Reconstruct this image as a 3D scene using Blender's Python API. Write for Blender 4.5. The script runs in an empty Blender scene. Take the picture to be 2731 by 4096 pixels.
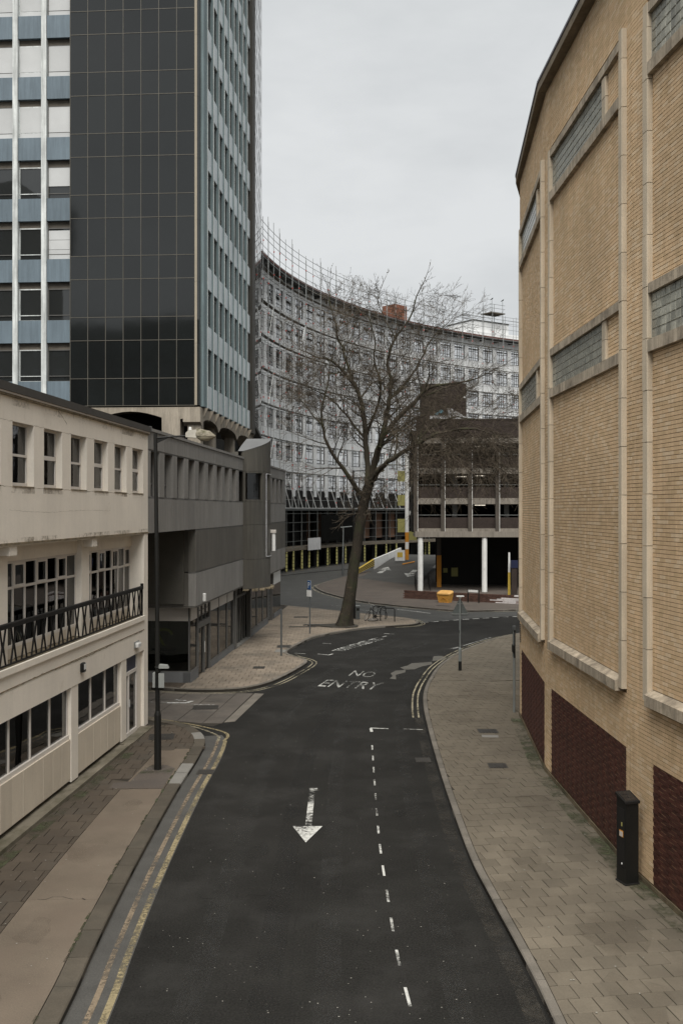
import bpy, math, random
from mathutils import Vector, Matrix
random.seed(11)
R = math.radians
S = bpy.context.scene
COL = S.collection

# ------------------------------------------------------------------ camera
cam = bpy.data.cameras.new("Camera")
cam.sensor_fit = 'HORIZONTAL'
cam.sensor_width = 24.0
cam.lens = 35.0
cam.shift_y = -8.0 / 2731.0
cam.clip_end = 3000
cam_o = bpy.data.objects.new("Camera", cam)
COL.objects.link(cam_o)
cam_o.location = (0, 0, 7.0)
cam_o.rotation_euler = (R(90), 0, 0)
S.camera = cam_o

# ------------------------------------------------------------------ light
SUN_EL, SUN_AZ = R(57), R(184)      # azimuth clockwise from +Y: behind the camera, veiled by cloud
world = bpy.data.worlds.new("World")
S.world = world
world.use_nodes = True
wn, wl = world.node_tree.nodes, world.node_tree.links
wn.clear()
w_out = wn.new('ShaderNodeOutputWorld')
w_bg = wn.new('ShaderNodeBackground')
w_bg.inputs['Strength'].default_value = 0.05
sky = wn.new('ShaderNodeTexSky')
sky.sky_type = 'NISHITA'
sky.sun_disc = False
sky.sun_elevation = SUN_EL
sky.sun_rotation = SUN_AZ
sky.dust_density = 3.0
w_tc = wn.new('ShaderNodeTexCoord')
w_map = wn.new('ShaderNodeMapping')
w_map.inputs['Scale'].default_value = (1.0, 1.0, 2.6)
w_n = wn.new('ShaderNodeTexNoise')
w_n.inputs['Scale'].default_value = 2.4
w_n.inputs['Detail'].default_value = 6.0
w_n.inputs['Roughness'].default_value = 0.55
w_r = wn.new('ShaderNodeValToRGB')
w_r.color_ramp.elements[0].position = 0.38
w_r.color_ramp.elements[0].color = (3.5, 3.64, 3.71, 1)
w_r.color_ramp.elements[1].position = 0.62
w_r.color_ramp.elements[1].color = (4.3, 4.41, 4.46, 1)
w_mix = wn.new('ShaderNodeMixRGB')
w_mix.inputs['Fac'].default_value = 0.985        # closed cloud layer, a little blue through it
wl.new(w_tc.outputs['Generated'], w_map.inputs['Vector'])
wl.new(w_map.outputs['Vector'], w_n.inputs['Vector'])
wl.new(w_n.outputs['Fac'], w_r.inputs['Fac'])
wl.new(sky.outputs['Color'], w_mix.inputs['Color1'])
wl.new(w_r.outputs['Color'], w_mix.inputs['Color2'])
wl.new(w_mix.outputs['Color'], w_bg.inputs['Color'])
wl.new(w_bg.outputs['Background'], w_out.inputs['Surface'])

sun = bpy.data.lights.new("Sun", 'SUN')
sun.energy = 1.5
sun.angle = R(50)
sun.color = (1.0, 0.965, 0.91)
sun_o = bpy.data.objects.new("Sun", sun)
COL.objects.link(sun_o)
sun_o.location = (0, 0, 60)
d = Vector((math.sin(SUN_AZ) * math.cos(SUN_EL), math.cos(SUN_AZ) * math.cos(SUN_EL), math.sin(SUN_EL)))
sun_o.rotation_euler = (-d).to_track_quat('-Z', 'Y').to_euler()

S.view_settings.view_transform = 'Standard'
S.view_settings.look = 'None'
S.view_settings.exposure = 1.78
S.view_settings.gamma = 1.0

# ------------------------------------------------------------------ materials
MATS = {}
def mat(name, col, rough=0.8, v=0.12, sc=1.5, g=0.08, gsc=60., bump=0., metal=0., ovar=0., spec=0.25,
        streak=0., dirt=None, stain=None):
    """v: broad tone variation, g: fine grain, ovar: variation from object to object, streak: vertical run-off
    marks, dirt: (colour, scale, lo, hi) irregular patches"""
    m = bpy.data.materials.new(name)
    m.use_nodes = True
    n, l = m.node_tree.nodes, m.node_tree.links
    b = n['Principled BSDF']
    b.inputs['Roughness'].default_value = rough
    b.inputs['Metallic'].default_value = metal
    b.inputs['Specular IOR Level'].default_value = spec
    geo = n.new('ShaderNodeNewGeometry')
    pos = geo.outputs['Position']
    def noise(scale, detail=4., rgh=0.6, vec=None):
        t = n.new('ShaderNodeTexNoise')
        t.inputs['Scale'].default_value = scale
        t.inputs['Detail'].default_value = detail
        t.inputs['Roughness'].default_value = rgh
        l.new(vec or pos, t.inputs['Vector'])
        return t.outputs['Fac']
    def remap(x, a, b_, c, d_):
        t = n.new('ShaderNodeMapRange')
        t.inputs[1].default_value = a; t.inputs[2].default_value = b_
        t.inputs[3].default_value = c; t.inputs[4].default_value = d_
        l.new(x, t.inputs[0])
        return t.outputs[0]
    def mul(a, b_):
        t = n.new('ShaderNodeMath'); t.operation = 'MULTIPLY'
        l.new(a, t.inputs[0]); l.new(b_, t.inputs[1])
        return t.outputs[0]
    f = remap(noise(sc), 0.3, 0.7, 1 - v, 1 + v)
    if g:
        gn = noise(gsc, 2.)
        f = mul(f, remap(gn, 0.25, 0.75, 1 - g, 1 + g))
    if ovar:
        oi = n.new('ShaderNodeObjectInfo')
        f = mul(f, remap(oi.outputs['Random'], 0, 1, 1 - ovar, 1 + ovar))
    if streak:
        mp = n.new('ShaderNodeMapping')
        mp.inputs['Scale'].default_value = (5, 5, 0.35)
        l.new(pos, mp.inputs['Vector'])
        f = mul(f, remap(noise(1.3, 5., 0.7, mp.outputs['Vector']), 0.35, 0.65, 1 + streak * .4, 1 - streak))
    mx = n.new('ShaderNodeMixRGB'); mx.blend_type = 'MULTIPLY'; mx.inputs['Fac'].default_value = 1
    mx.inputs['Color1'].default_value = (*col, 1)
    l.new(f, mx.inputs['Color2'])
    c = mx.outputs['Color']
    for dd in ([dirt] if dirt else []) + ([stain] if stain else []):
        dx = n.new('ShaderNodeMixRGB')
        dx.inputs['Color2'].default_value = (*dd[0], 1)
        l.new(remap(noise(dd[1], 8., 0.65), dd[2], dd[3], 0, dd[4] if len(dd) > 4 else 1), dx.inputs['Fac'])
        l.new(c, dx.inputs['Color1'])
        c = dx.outputs['Color']
    l.new(c, b.inputs['Base Color'])
    if bump:
        bp = n.new('ShaderNodeBump')
        bp.inputs['Strength'].default_value = bump
        bp.inputs['Distance'].default_value = 0.01
        l.new(noise(gsc, 4.), bp.inputs['Height'])
        l.new(bp.outputs['Normal'], b.inputs['Normal'])
    MATS[name] = m
    return m

def worn_paint(name, col, lo, hi, sc=9., amax=1.):
    """road paint with worn-through holes"""
    m = bpy.data.materials.new(name)
    m.use_nodes = True
    n, l = m.node_tree.nodes, m.node_tree.links
    b = n['Principled BSDF']
    b.inputs['Roughness'].default_value = 0.7
    geo = n.new('ShaderNodeNewGeometry')
    t = n.new('ShaderNodeTexNoise'); t.inputs['Scale'].default_value = sc; t.inputs['Detail'].default_value = 8
    t.inputs['Roughness'].default_value = 0.7
    l.new(geo.outputs['Position'], t.inputs['Vector'])
    t2 = n.new('ShaderNodeTexNoise'); t2.inputs['Scale'].default_value = 0.8; t2.inputs['Detail'].default_value = 4
    l.new(geo.outputs['Position'], t2.inputs['Vector'])
    ad = n.new('ShaderNodeMath'); ad.operation = 'ADD'
    l.new(t.outputs['Fac'], ad.inputs[0]); l.new(t2.outputs['Fac'], ad.inputs[1])
    mr = n.new('ShaderNodeMapRange')
    mr.inputs[1].default_value = lo; mr.inputs[2].default_value = hi
    mr.inputs[4].default_value = amax
    l.new(ad.outputs[0], mr.inputs[0])
    l.new(mr.outputs[0], b.inputs['Alpha'])
    cm = n.new('ShaderNodeMixRGB'); cm.blend_type = 'MULTIPLY'; cm.inputs['Fac'].default_value = 1
    cm.inputs['Color1'].default_value = (*col, 1)
    m2 = n.new('ShaderNodeMapRange')
    m2.inputs[1].default_value = .3; m2.inputs[2].default_value = .7; m2.inputs[3].default_value = .65; m2.inputs[4].default_value = 1.1
    l.new(t.outputs['Fac'], m2.inputs[0]); l.new(m2.outputs[0], cm.inputs['Color2'])
    l.new(cm.outputs['Color'], b.inputs['Base Color'])
    MATS[name] = m
    return m

def glass(name, tint, rough=0.03, through=0.5, ior=1.5, wave=0.):
    """window pane: mirror by Fresnel over a tinted see-through sheet"""
    m = bpy.data.materials.new(name)
    m.use_nodes = True
    n, l = m.node_tree.nodes, m.node_tree.links
    n.clear()
    o = n.new('ShaderNodeOutputMaterial')
    gl = n.new('ShaderNodeBsdfGlossy'); gl.inputs['Roughness'].default_value = rough
    tr = n.new('ShaderNodeBsdfTransparent'); tr.inputs['Color'].default_value = (through * tint[0], through * tint[1], through * tint[2], 1)
    fr = n.new('ShaderNodeFresnel'); fr.inputs['IOR'].default_value = ior
    mx = n.new('ShaderNodeMixShader')
    if wave:
        geo = n.new('ShaderNodeNewGeometry')
        t = n.new('ShaderNodeTexNoise'); t.inputs['Scale'].default_value = 0.7; t.inputs['Detail'].default_value = 1
        l.new(geo.outputs['Position'], t.inputs['Vector'])
        bp = n.new('ShaderNodeBump'); bp.inputs['Strength'].default_value = wave; bp.inputs['Distance'].default_value = 0.05
        l.new(t.outputs['Fac'], bp.inputs['Height'])
        l.new(bp.outputs['Normal'], gl.inputs['Normal'])
    l.new(fr.outputs[0], mx.inputs[0]); l.new(tr.outputs[0], mx.inputs[1]); l.new(gl.outputs[0], mx.inputs[2])
    l.new(mx.outputs[0], o.inputs['Surface'])
    MATS[name] = m
    return m

def emit(name, col, st):
    m = bpy.data.materials.new(name)
    m.use_nodes = True
    b = m.node_tree.nodes['Principled BSDF']
    b.inputs['Base Color'].default_value = (*col, 1)
    b.inputs['Emission Color'].default_value = (*col, 1)
    b.inputs['Emission Strength'].default_value = st
    MATS[name] = m
    return m

# ------------------------------------------------------------------ mesh builder
class MB:
    def __init__(self): self.v, self.f, self.mi, self.cur = [], [], [], 0
    def add(self, vs, fs):
        k = len(self.v)
        self.v.extend(tuple(p) for p in vs)
        for q in fs:
            self.f.append(tuple(k + i for i in q)); self.mi.append(self.cur)
        return self
    def box(self, x0, x1, y0, y1, z0, z1):
        return self.add([(x0,y0,z0),(x1,y0,z0),(x1,y1,z0),(x0,y1,z0),(x0,y0,z1),(x1,y0,z1),(x1,y1,z1),(x0,y1,z1)],
                        [(0,3,2,1),(4,5,6,7),(0,1,5,4),(1,2,6,5),(2,3,7,6),(3,0,4,7)])
    def bbox(self, x0, x1, y0, y1, z0, z1, b=0.01):
        """box with its four upright and its top edges chamfered"""
        b = min(b, (x1-x0)*.45, (y1-y0)*.45, (z1-z0)*.45)
        def ring(i, z): return [(x0+i,y0+b+i,z),(x0+b+i,y0+i,z),(x1-b-i,y0+i,z),(x1-i,y0+b+i,z),(x1-i,y1-b-i,z),(x1-b-i,y1-i,z),(x0+b+i,y1-i,z),(x0+i,y1-b-i,z)]
        vs = ring(0, z0) + ring(0, z1-b) + ring(b*.7, z1)
        fs = [tuple(range(7,-1,-1)), tuple(range(16,24))]
        for k in (0, 8):
            for i in range(8): fs.append((k+i, k+(i+1)%8, k+8+(i+1)%8, k+8+i))
        return self.add(vs, fs)
    def mbox(self, M, x0, x1, y0, y1, z0, z1):
        t = MB().box(x0,x1,y0,y1,z0,z1)
        return self.add([M @ Vector(p) for p in t.v], t.f)
    def prism(self, poly, z0, z1):
        n = len(poly)
        vs = [(p[0],p[1],z0) for p in poly] + [(p[0],p[1],z1) for p in poly]
        fs = [tuple(range(n-1,-1,-1)), tuple(range(n,2*n))] + [(i,(i+1)%n,n+(i+1)%n,n+i) for i in range(n)]
        return self.add(vs, fs)
    def slab(self, poly, a, b, axis):
        """outline in two axes pulled along the third (axis 0 or 1)"""
        n = len(poly)
        if axis == 0: mk = lambda p, t: (t, p[0], p[1])
        else: mk = lambda p, t: (p[0], t, p[1])
        vs = [mk(p,a) for p in poly] + [mk(p,b) for p in poly]
        fs = [tuple(range(n-1,-1,-1)), tuple(range(n,2*n))] + [(i,(i+1)%n,n+(i+1)%n,n+i) for i in range(n)]
        return self.add(vs, fs)
    def tube(self, pts, rad, n=6, cap=True):
        pts = [Vector(p) for p in pts]
        if not hasattr(rad, '__len__'): rad = [rad]*len(pts)
        vs, fs = [], []
        up = None
        for i, p in enumerate(pts):
            t = (pts[min(i+1,len(pts)-1)] - pts[max(i-1,0)])
            if t.length < 1e-9: t = Vector((0,0,1))
            t.normalize()
            if up is None:
                up = t.orthogonal().normalized()
            else:
                up = up - t*up.dot(t)
                up = up.normalized() if up.length > 1e-6 else t.orthogonal().normalized()
            s = t.cross(up)
            for k in range(n):
                a = 2*math.pi*k/n
                vs.append(p + (up*math.cos(a) + s*math.sin(a))*rad[i])
        for i in range(len(pts)-1):
            for k in range(n):
                fs.append((i*n+k, i*n+(k+1)%n, (i+1)*n+(k+1)%n, (i+1)*n+k))
        if cap:
            fs.append(tuple(range(n-1,-1,-1))); fs.append(tuple(range((len(pts)-1)*n, len(pts)*n)))
        return self.add(vs, fs)
    def lathe(self, prof, n=16, c=(0,0)):
        vs, fs = [], []
        for r, z in prof:
            for k in range(n):
                a = 2*math.pi*k/n
                vs.append((c[0]+r*math.cos(a), c[1]+r*math.sin(a), z))
        for i in range(len(prof)-1):
            for k in range(n):
                fs.append((i*n+k, i*n+(k+1)%n, (i+1)*n+(k+1)%n, (i+1)*n+k))
        fs.append(tuple(range(n-1,-1,-1))); fs.append(tuple(range((len(prof)-1)*n, len(prof)*n)))
        return self.add(vs, fs)
    def mesh(self, name, mats):
        me = bpy.data.meshes.new(name)
        me.from_pydata(self.v, [], self.f)
        for m in (mats if isinstance(mats, (list, tuple)) else [mats]): me.materials.append(MATS[m])
        if any(self.mi): me.polygons.foreach_set('material_index', self.mi)
        me.update()
        return me
    def build(self, name, mats, parent=None, smooth=False):
        me = self.mesh(name, mats)
        if smooth: me.polygons.foreach_set('use_smooth', [True]*len(me.polygons))
        return link(name, me, parent)

def link(name, me, parent=None, loc=None, rz=0.):
    o = bpy.data.objects.new(name, me)
    COL.objects.link(o)
    if parent is not None: o.parent = parent
    if loc is not None: o.location = loc
    if rz: o.rotation_euler = (0,0,rz)
    return o
def tag(o, label, cat, group=None):
    o['label'] = label; o['category'] = cat
    if group: o['group'] = group
    return o
def thing(name, label, cat, loc=(0,0,0), rz=0., group=None):
    o = link(name, None, None, loc, rz)
    o.empty_display_size = 0.3
    return tag(o, label, cat, group)
def structure(o):
    o['kind'] = 'structure'; return o
def stuff(o):
    o['kind'] = 'stuff'; return o
def part(name, m, parent, *boxes):
    o = None
    for q in boxes: o = MB().box(*q).build(name, m, parent)
    return o

def spline(pts, step=0.5):
    """Catmull-Rom through the points, resampled"""
    P = [Vector((*p, 0)) if len(p) == 2 else Vector(p) for p in pts]
    Q = [P[0]*2-P[1]] + P + [P[-1]*2-P[-2]]
    out = []
    for i in range(1, len(Q)-2):
        a, b, c, e = Q[i-1:i+3]
        n = max(1, int((c-b).length/step))
        for k in range(n):
            t = k/n
            out.append(0.5*((2*b) + (c-a)*t + (2*a-5*b+4*c-e)*t*t + (3*b-a-3*c+e)*t**3))
    out.append(P[-1])
    return out
def offset(pts, dist):
    """move a flat polyline sideways (positive = right of travel)"""
    out = []
    for i, p in enumerate(pts):
        t = (pts[min(i+1,len(pts)-1)] - pts[max(i-1,0)]); t.z = 0; t.normalize()
        out.append(p + Vector((t.y, -t.x, 0))*dist)
    return out
def ribbon(b, pts, o0, o1, z0, z1=None):
    """flat strip (or a bar when z1 is given) that follows a polyline between two offsets"""
    A, B = offset(pts, o0), offset(pts, o1)
    n = len(pts)
    zt = z0 if z1 is None else z1
    vs = [(p.x,p.y,p.z+zt) for p in A] + [(p.x,p.y,p.z+zt) for p in B]
    fs = [(i, n+i, n+i+1, i+1) for i in range(n-1)]
    if o1 > o0: fs = [q[::-1] for q in fs]
    if z1 is not None:
        vs += [(p.x,p.y,p.z+z0) for p in A] + [(p.x,p.y,p.z+z0) for p in B]
        fs += [(i, i+1, 2*n+i+1, 2*n+i) for i in range(n-1)] + [(n+i, 3*n+i, 3*n+i+1, n+i+1) for i in range(n-1)]
        fs += [(0, 2*n, 3*n, n), (n-1, 2*n-1, 4*n-1, 3*n-1)]
    b.add(vs, fs)
    return b
def interp(tab, y):
    if y <= tab[0][1]: return tab[0][0]
    for a, b in zip(tab, tab[1:]):
        if y <= b[1]:
            return a[0] + (b[0]-a[0])*(y-a[1])/max(1e-6, b[1]-a[1])
    return tab[-1][0]
def text_sheet(name, s, m, parent, fn):
    """lettering as a flat mesh; fn maps the unit square of the text block to a point"""
    cu = bpy.data.curves.new('lettering', 'FONT')
    cu.body = s; cu.align_x = 'LEFT'; cu.resolution_u = 3
    t = bpy.data.objects.new('lettering', cu)
    COL.objects.link(t)
    dg = bpy.context.evaluated_depsgraph_get()
    me = bpy.data.meshes.new_from_object(t.evaluated_get(dg))
    bpy.data.objects.remove(t)
    xs = [v.co.x for v in me.vertices]; ys = [v.co.y for v in me.vertices]
    x0, x1, y0, y1 = min(xs), max(xs), min(ys), max(ys)
    for v in me.vertices:
        v.co = fn((v.co.x-x0)/(x1-x0), (v.co.y-y0)/(y1-y0))
    me.materials.clear(); me.materials.append(MATS[m])
    me.update()
    return link(name, me, parent)
# ------------------------------------------------------------------ palette
mat('asphalt', (.0170,.0165,.0150), .9, .22, .45, .45, 30., .5, spec=.1, dirt=((.032,.031,.029), .55, .50, .72, .7), stain=((.02,.02,.019), 1.7, .66, .74, .5))
mat('asphalt_old', (.043,.043,.040), .8, .14, .5, .25, 40., .3, spec=.35, dirt=((.075,.074,.07), .8, .52, .7, .6))
mat('asphalt_patch', (.088,.083,.072), .85, .15, 2., .25, 40., .3)
mat('asphalt_brown', (.085,.071,.06), .85, .15, .6, .22, 40., .3, dirt=((.07,.062,.055), .9, .5, .68, .7))
mat('side_slab', (.095,.083,.071), .85, .2, .8, .25, 30., .3, ovar=.12, dirt=((.06,.056,.05), 1.4, .5, .7, .8))
mat('gutter', (.062,.06,.055), .85, .15, 1.5, .25, 40., .3)
mat('earth', (.06,.055,.045), .95)
mat('joint', (.030,.026,.020), .95, .2, 2.)
mat('slab_right', (.124,.106,.080), .88, .16, .7, .14, 50., .2, ovar=.13, dirt=((.095,.080,.060), .5, .46, .68, .75))
mat('slab_left', (.070,.056,.042), .88, .15, .8, .14, 50., .2, ovar=.10, dirt=((.07,.062,.05), .7, .5, .7, .7))
mat('slab_island', (.19,.157,.121), .88, .16, .5, .14, 50., .2, ovar=.12, dirt=((.12,.105,.085), .45, .5, .66, .75))
mat('concrete_strip', (.128,.104,.079), .9, .16, .9, .2, 45., .25, dirt=((.13,.102,.078), .8, .44, .70, .8))
mat('kerb', (.128,.115,.097), .88, .18, 1.2, .18, 50., .2, ovar=.12, dirt=((.06,.056,.045), 1.1, .5, .7, .7))
mat('kerb_dark', (.070,.060,.046), .88, .18, 1.2, .18, 50., .2, ovar=.12, dirt=((.05,.046,.036), 1.1, .5, .7, .7))
mat('kerb_new', (.175,.168,.152), .85, .1, 2., .15, 50., .2)
mat('iron', (.035,.032,.028), .6, .2, 4., .2, 60., .2)
worn_paint('paint_white', (.48,.48,.45), .80, 1.05)
worn_paint('paint_solid', (.50,.50,.47), .66, .92, 12.)
worn_paint('paint_faint', (.42,.42,.39), .90, 1.2, 11.)
worn_paint('paint_ghost', (.36,.36,.34), 1.0, 1.3, 7.)
worn_paint('paint_yellow', (.25,.205,.115), .76, 1.10, 16.)
worn_paint('paint_yellow_pale', (.31,.275,.19), .80, 1.08, 12.)
worn_paint('paint_yellow_faint', (.20,.155,.105), .78, 1.1, 12.)
worn_paint('grit', (.06,.053,.042), .85, 1.35, 6., .55)
worn_paint('moss', (.055,.062,.028), .92, 1.25, 4.)

# ------------------------------------------------------------------ ground and carriageways
PZ = 0.11                                     # pavement level above the road
structure(MB().add([(-900,-300,-.06),(900,-300,-.06),(900,1600,-.06),(-900,1600,-.06)], [(0,1,2,3)]).build('ground', 'earth'))
road = structure(MB().add([(-60,-40,0),(70,-40,0),(70,180,0),(-60,180,0)], [(0,1,2,3)]).build('road', 'asphalt'))
# older, lighter surface beyond the give-way line
structure(MB().prism([(4.9,61.9),(9.0,64.6),(12.4,66.2),(30,70.5),(30,140),(-30,140),(-30,72.4),(-4.3,72.3),(1.2,66.8),(4.4,63.6)], -.04, .004).build('old_road', 'asphalt_old'))

RK = spline([(2.98,-4),(2.92,6),(2.87,13.4),(2.79,15.6),(2.67,17.6),(2.56,19.8),(2.56,22.9),(2.6,26.3),(2.72,31),(2.87,34.8),(3.12,37.8),(3.6,40.8),(4.35,44.3),(5.6,48.1),(7.25,51.7),(8.85,54.4),(10.5,56.4),(13,58.6),(17,61),(30,66)], .45)
LK = spline([(-3.55,-4),(-3.66,6),(-3.8,13.5),(-3.89,15.5),(-3.98,18.1),(-4.03,21),(-4.05,24.6),(-4.0,27.5),(-4.05,29.6),(-4.3,30.75),(-4.8,31.75),(-5.4,32.35),(-6.4,33.05),(-8.5,34.2),(-16,37.5)], .4)
NK = spline([(-16,40.6),(-10,39.35),(-7.4,38.75),(-5.6,38.25),(-4.0,38.45),(-3.2,39.3),(-2.6,40.7),(-1.95,43.2),(-1.55,45.2),(-1.72,46.25),(-2.4,47.4),(-2.66,48.7),(-2.2,51.3),(-1.5,54.1),(-.2,56.4),(1.5,58.5),(3.1,59.45),(4.2,59.98),(4.68,60.8),(4.75,61.6),(4.4,63.4),(2.8,65.1),(1.2,66.7),(-1.4,69.4),(-4.2,72.2),(-7,75)], .4)
FK = spline([(2.2,112),(.56,104.4),(-1.3,96.5),(-2.1,92.5),(-2.35,89.3),(-1.75,85),(-.7,81.1),(1.33,75.7),(3.8,72.3),(6.7,69.4),(8.65,68.3),(12.3,69.0),(18,70.6),(32,74.8)], .6)

def mono(pts): return [(p.x, p.y) for p in pts]
rk_tab, lk_tab = mono(RK), mono(LK)

def pavement(name, poly, joint='joint'):
    return structure(MB().prism(poly, -.03, PZ-.022).build(name, joint))
def kerbstones(line, side, parent, m, w=.15, unit=.92, z=PZ, y0=-99, y1=999, new=()):
    """single stones laid along a kerb line; side +1: pavement lies right of travel"""
    acc, cur, k = 0., [line[0]], 0
    dense = []
    for a, b in zip(line, line[1:]):
        n = max(1, int((b-a).length/.12))
        for i in range(n): dense.append(a + (b-a)*i/n)
    dense.append(line[-1])
    seg = [dense[0]]
    for p in dense[1:]:
        seg.append(p)
        L = sum((q-r).length for q, r in zip(seg, seg[1:]))
        if L >= unit:
            mid = seg[len(seg)//2]
            if y0 < mid.y < y1:
                s2 = [seg[0], seg[len(seg)//2], seg[-1]]
                t0 = (s2[1]-s2[0]).normalized()*.006; t1 = (s2[2]-s2[1]).normalized()*.006
                s2[0] = s2[0]+t0; s2[2] = s2[2]-t1
                b = MB(); dz = random.uniform(-.006,.006)
                A, Bm, Bk = offset(s2,0), offset(s2,side*.02), offset(s2,side*w)
                vs = []
                for X, zz in ((A,-.03),(A,z-.015+dz),(Bm,z+.004+dz),(Bk,z+.004+dz),(Bk,-.03)):
                    vs += [(q.x,q.y,zz) for q in X]
                fs = []
                for r in range(4):
                    for c in range(2):
                        q = (r*3+c, r*3+c+1, (r+1)*3+c+1, (r+1)*3+c)
                        fs.append(q if side > 0 else q[::-1])
                fs += [(0,3,6,9,12), (14,11,8,5,2)]
                b.add(vs, fs)
                b.build('kerb_stone', 'kerb_new' if any(abs(mid.y-q) < .5 for q in new) else m, parent)
            seg = [p]; k += 1

def clip_poly(P, a, b, c):
    """keep the side of a polygon where a*x + b*y <= c"""
    out = []
    for p, q in zip(P, P[1:]+P[:1]):
        dp, dq = a*p[0]+b*p[1]-c, a*q[0]+b*q[1]-c
        if dp <= 0: out.append(p)
        if dp*dq < 0:
            t = dp/(dp-dq); out.append((p[0]+(q[0]-p[0])*t, p[1]+(q[1]-p[1])*t))
    return out
def lay_slabs(parent, m, xl, xr, y0, y1, sx, sy, limit=300, ref=0., ang=0., gap=.016):
    """staggered paving slabs between two edges given as x(y); the nearest are single objects, the rest one mesh"""
    ca, sa = math.cos(ang), math.sin(ang)
    items = []
    full = MB().bbox(-sx/2+gap/2, sx/2-gap/2, -sy/2+gap/2, sy/2-gap/2, -.04, 0, .006).mesh('paving_slab', m)
    xs_ = [xl(y0+(y1-y0)*k/40) for k in range(41)] + [xr(y0+(y1-y0)*k/40) for k in range(41)]
    ext = max(xs_)-min(xs_)
    r0, r1 = int(-ext*abs(sa)/sy)-3, int((y1-y0+ext*abs(sa))/sy)+3
    for r in range(r0, r1):
        off = (sx/2 if r % 2 else 0) + random.uniform(-.012,.012)
        for k in range(int((min(xs_)-ref-(y1-y0)*abs(sa))/sx)-3, int((max(xs_)-ref+(y1-y0)*abs(sa))/sx)+3):
            lx, ly = off+(k+.5)*sx, (r+.5)*sy
            cx, cy = ref+lx*ca-ly*sa, y0+lx*sa+ly*ca
            if cy < y0-.3 or cy > y1+.3: continue
            l_, r_ = xl(cy), xr(cy)
            if cx < l_-.5 or cx > r_+.5: continue
            h, w = sx/2-gap/2, sy/2-gap/2
            P = [(cx+u*ca-v*sa, cy+u*sa+v*ca) for u, v in ((-h,-w),(h,-w),(h,w),(-h,w))]
            dl, dr = (xl(cy+.2)-xl(cy-.2))/.4, (xr(cy+.2)-xr(cy-.2))/.4
            Q = clip_poly(P, -1, dl, -(l_-dl*cy)-.004)
            if Q: Q = clip_poly(Q, 1, -dr, r_-dr*cy-.004)
            if Q: Q = clip_poly(Q, 0, -1, -y0)
            if Q: Q = clip_poly(Q, 0, 1, y1)
            if len(Q) < 3: continue
            ar = abs(sum(p[0]*q[1]-q[0]*p[1] for p, q in zip(Q, Q[1:]+Q[:1])))/2
            if ar < .012: continue
            items.append((cy, cx, ar > 4*h*w*.995, Q))
    items.sort(key=lambda t: t[0])
    rest = MB()
    for i, (cy, cx, whole, Q) in enumerate(items):
        dz = PZ + random.uniform(-.004,.004)
        if i < limit and whole:
            o = link('paving_slab', full, parent, (cx, cy, dz))
            o.rotation_euler = (random.uniform(-.006,.006), random.uniform(-.008,.008), ang)
        else:
            t = rest if i >= limit else MB()
            n = len(Q)
            t.add([(*q, PZ-.05) for q in Q] + [(*q, dz+random.uniform(-.003,.003)) for q in Q],
                  [tuple(range(n,2*n))] + [(j,(j+1)%n,n+(j+1)%n,n+j) for j in range(n)])
            if i < limit: t.build('paving_slab', m, parent)
    if rest.v: stuff(rest.build('paving', m, parent))

# walls the pavements run up to (plan lines)
FL = lambda y: -6.23 + (y-32.05)*.0726                       # left street frontage
WALL_R = [(6.28,12.0),(5.52,18.95),(5.38,26.2),(5.98,33.4),(7.95,40.4)]
def wall_r(y):
    if y < 12: return 6.28 + (12-y)*.16
    if y > 40.4: return 40
    return interp(WALL_R, y)

# right pavement
rp = structure(MB().prism([(p.x,p.y) for p in RK] + [(34,60),(34,20),(7,20),(7,-4)], -.03, PZ-.022).build('right_pavement', 'joint'))
kerbstones(RK, 1, rp, 'kerb', .14, .92, new=())
def rk_x(y): return interp(rk_tab, y) + .15*math.hypot(1, (interp(rk_tab,y+.3)-interp(rk_tab,y-.3))/.6)
lay_slabs(rp, 'slab_right', rk_x, lambda y: min(wall_r(y), 19), 9.5, 60, .36, .40, 300, ref=2.8, ang=R(9), gap=.012)

# left pavement: slabs by the wall, a poured strip by the kerb
lp = structure(MB().prism([(p.x,p.y) for p in LK][::-1] + [(-9.6,-4),(-9.6,20),(-9.0,31.4),(-18,36)], -.03, PZ-.022).build('left_pavement', 'joint'))
kerbstones(LK, -1, lp, 'kerb_dark', .32, .92, new=(25.75, 26.65, 30.2))
def lk_x(y): return interp(lk_tab, y) - .33
strip_l = lambda y: lk_x(y) - (1.42 - .028*(y-12))
def on_strip(x, y): return strip_l(y) < x and (y < 24.55 or 25.05 < y < 28.7)
lay_slabs(lp, 'slab_left', lambda y: FL(y)-.2 if y < 32 else FL(32)-3, lambda y: strip_l(y) if (y < 24.55 or 25.05 < y < 28.7) else lk_x(y), 9.5, 31.9, .42, .50, 300, ref=-6.9)
for i, (a, b_) in enumerate(((2., 9.2), (9.2, 17.6), (17.6, 24.55), (25.05, 28.7))):
    ys = [a + (b_-a)*k/8 for k in range(9)]
    e = .006
    b = MB()
    vs = [(strip_l(y)+.01, y, PZ) for y in ys] + [(lk_x(y)-.008, y, PZ) for y in ys]
    vs[0] = (vs[0][0], vs[0][1]+e, PZ); vs[9] = (vs[9][0], vs[9][1]+e, PZ)
    b.add(vs + [(v[0], v[1], -.02) for v in vs], [(k, 9+k, 10+k, k+1) for k in range(8)] + [(k, k+1, 19+k, 18+k) for k in range(8)] + [(9+k, 27+k, 28+k, 10+k) for k in range(8)] + [(0,18,27,9),(8,17,35,26)])
    b.build('concrete_strip', 'concrete_strip', lp)
# mended footway round the lamp foot
MB().prism([(-5.75,24.62),(-5.0,24.6),(-4.42,24.6),(-4.42,26.5),(-4.7,26.85),(-5.1,26.9),(-5.3,26.0),(-5.35,25.2),(-5.75,25.1)], PZ-.03, PZ+.006).build('tarmac_patch', 'asphalt_brown', lp)

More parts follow.
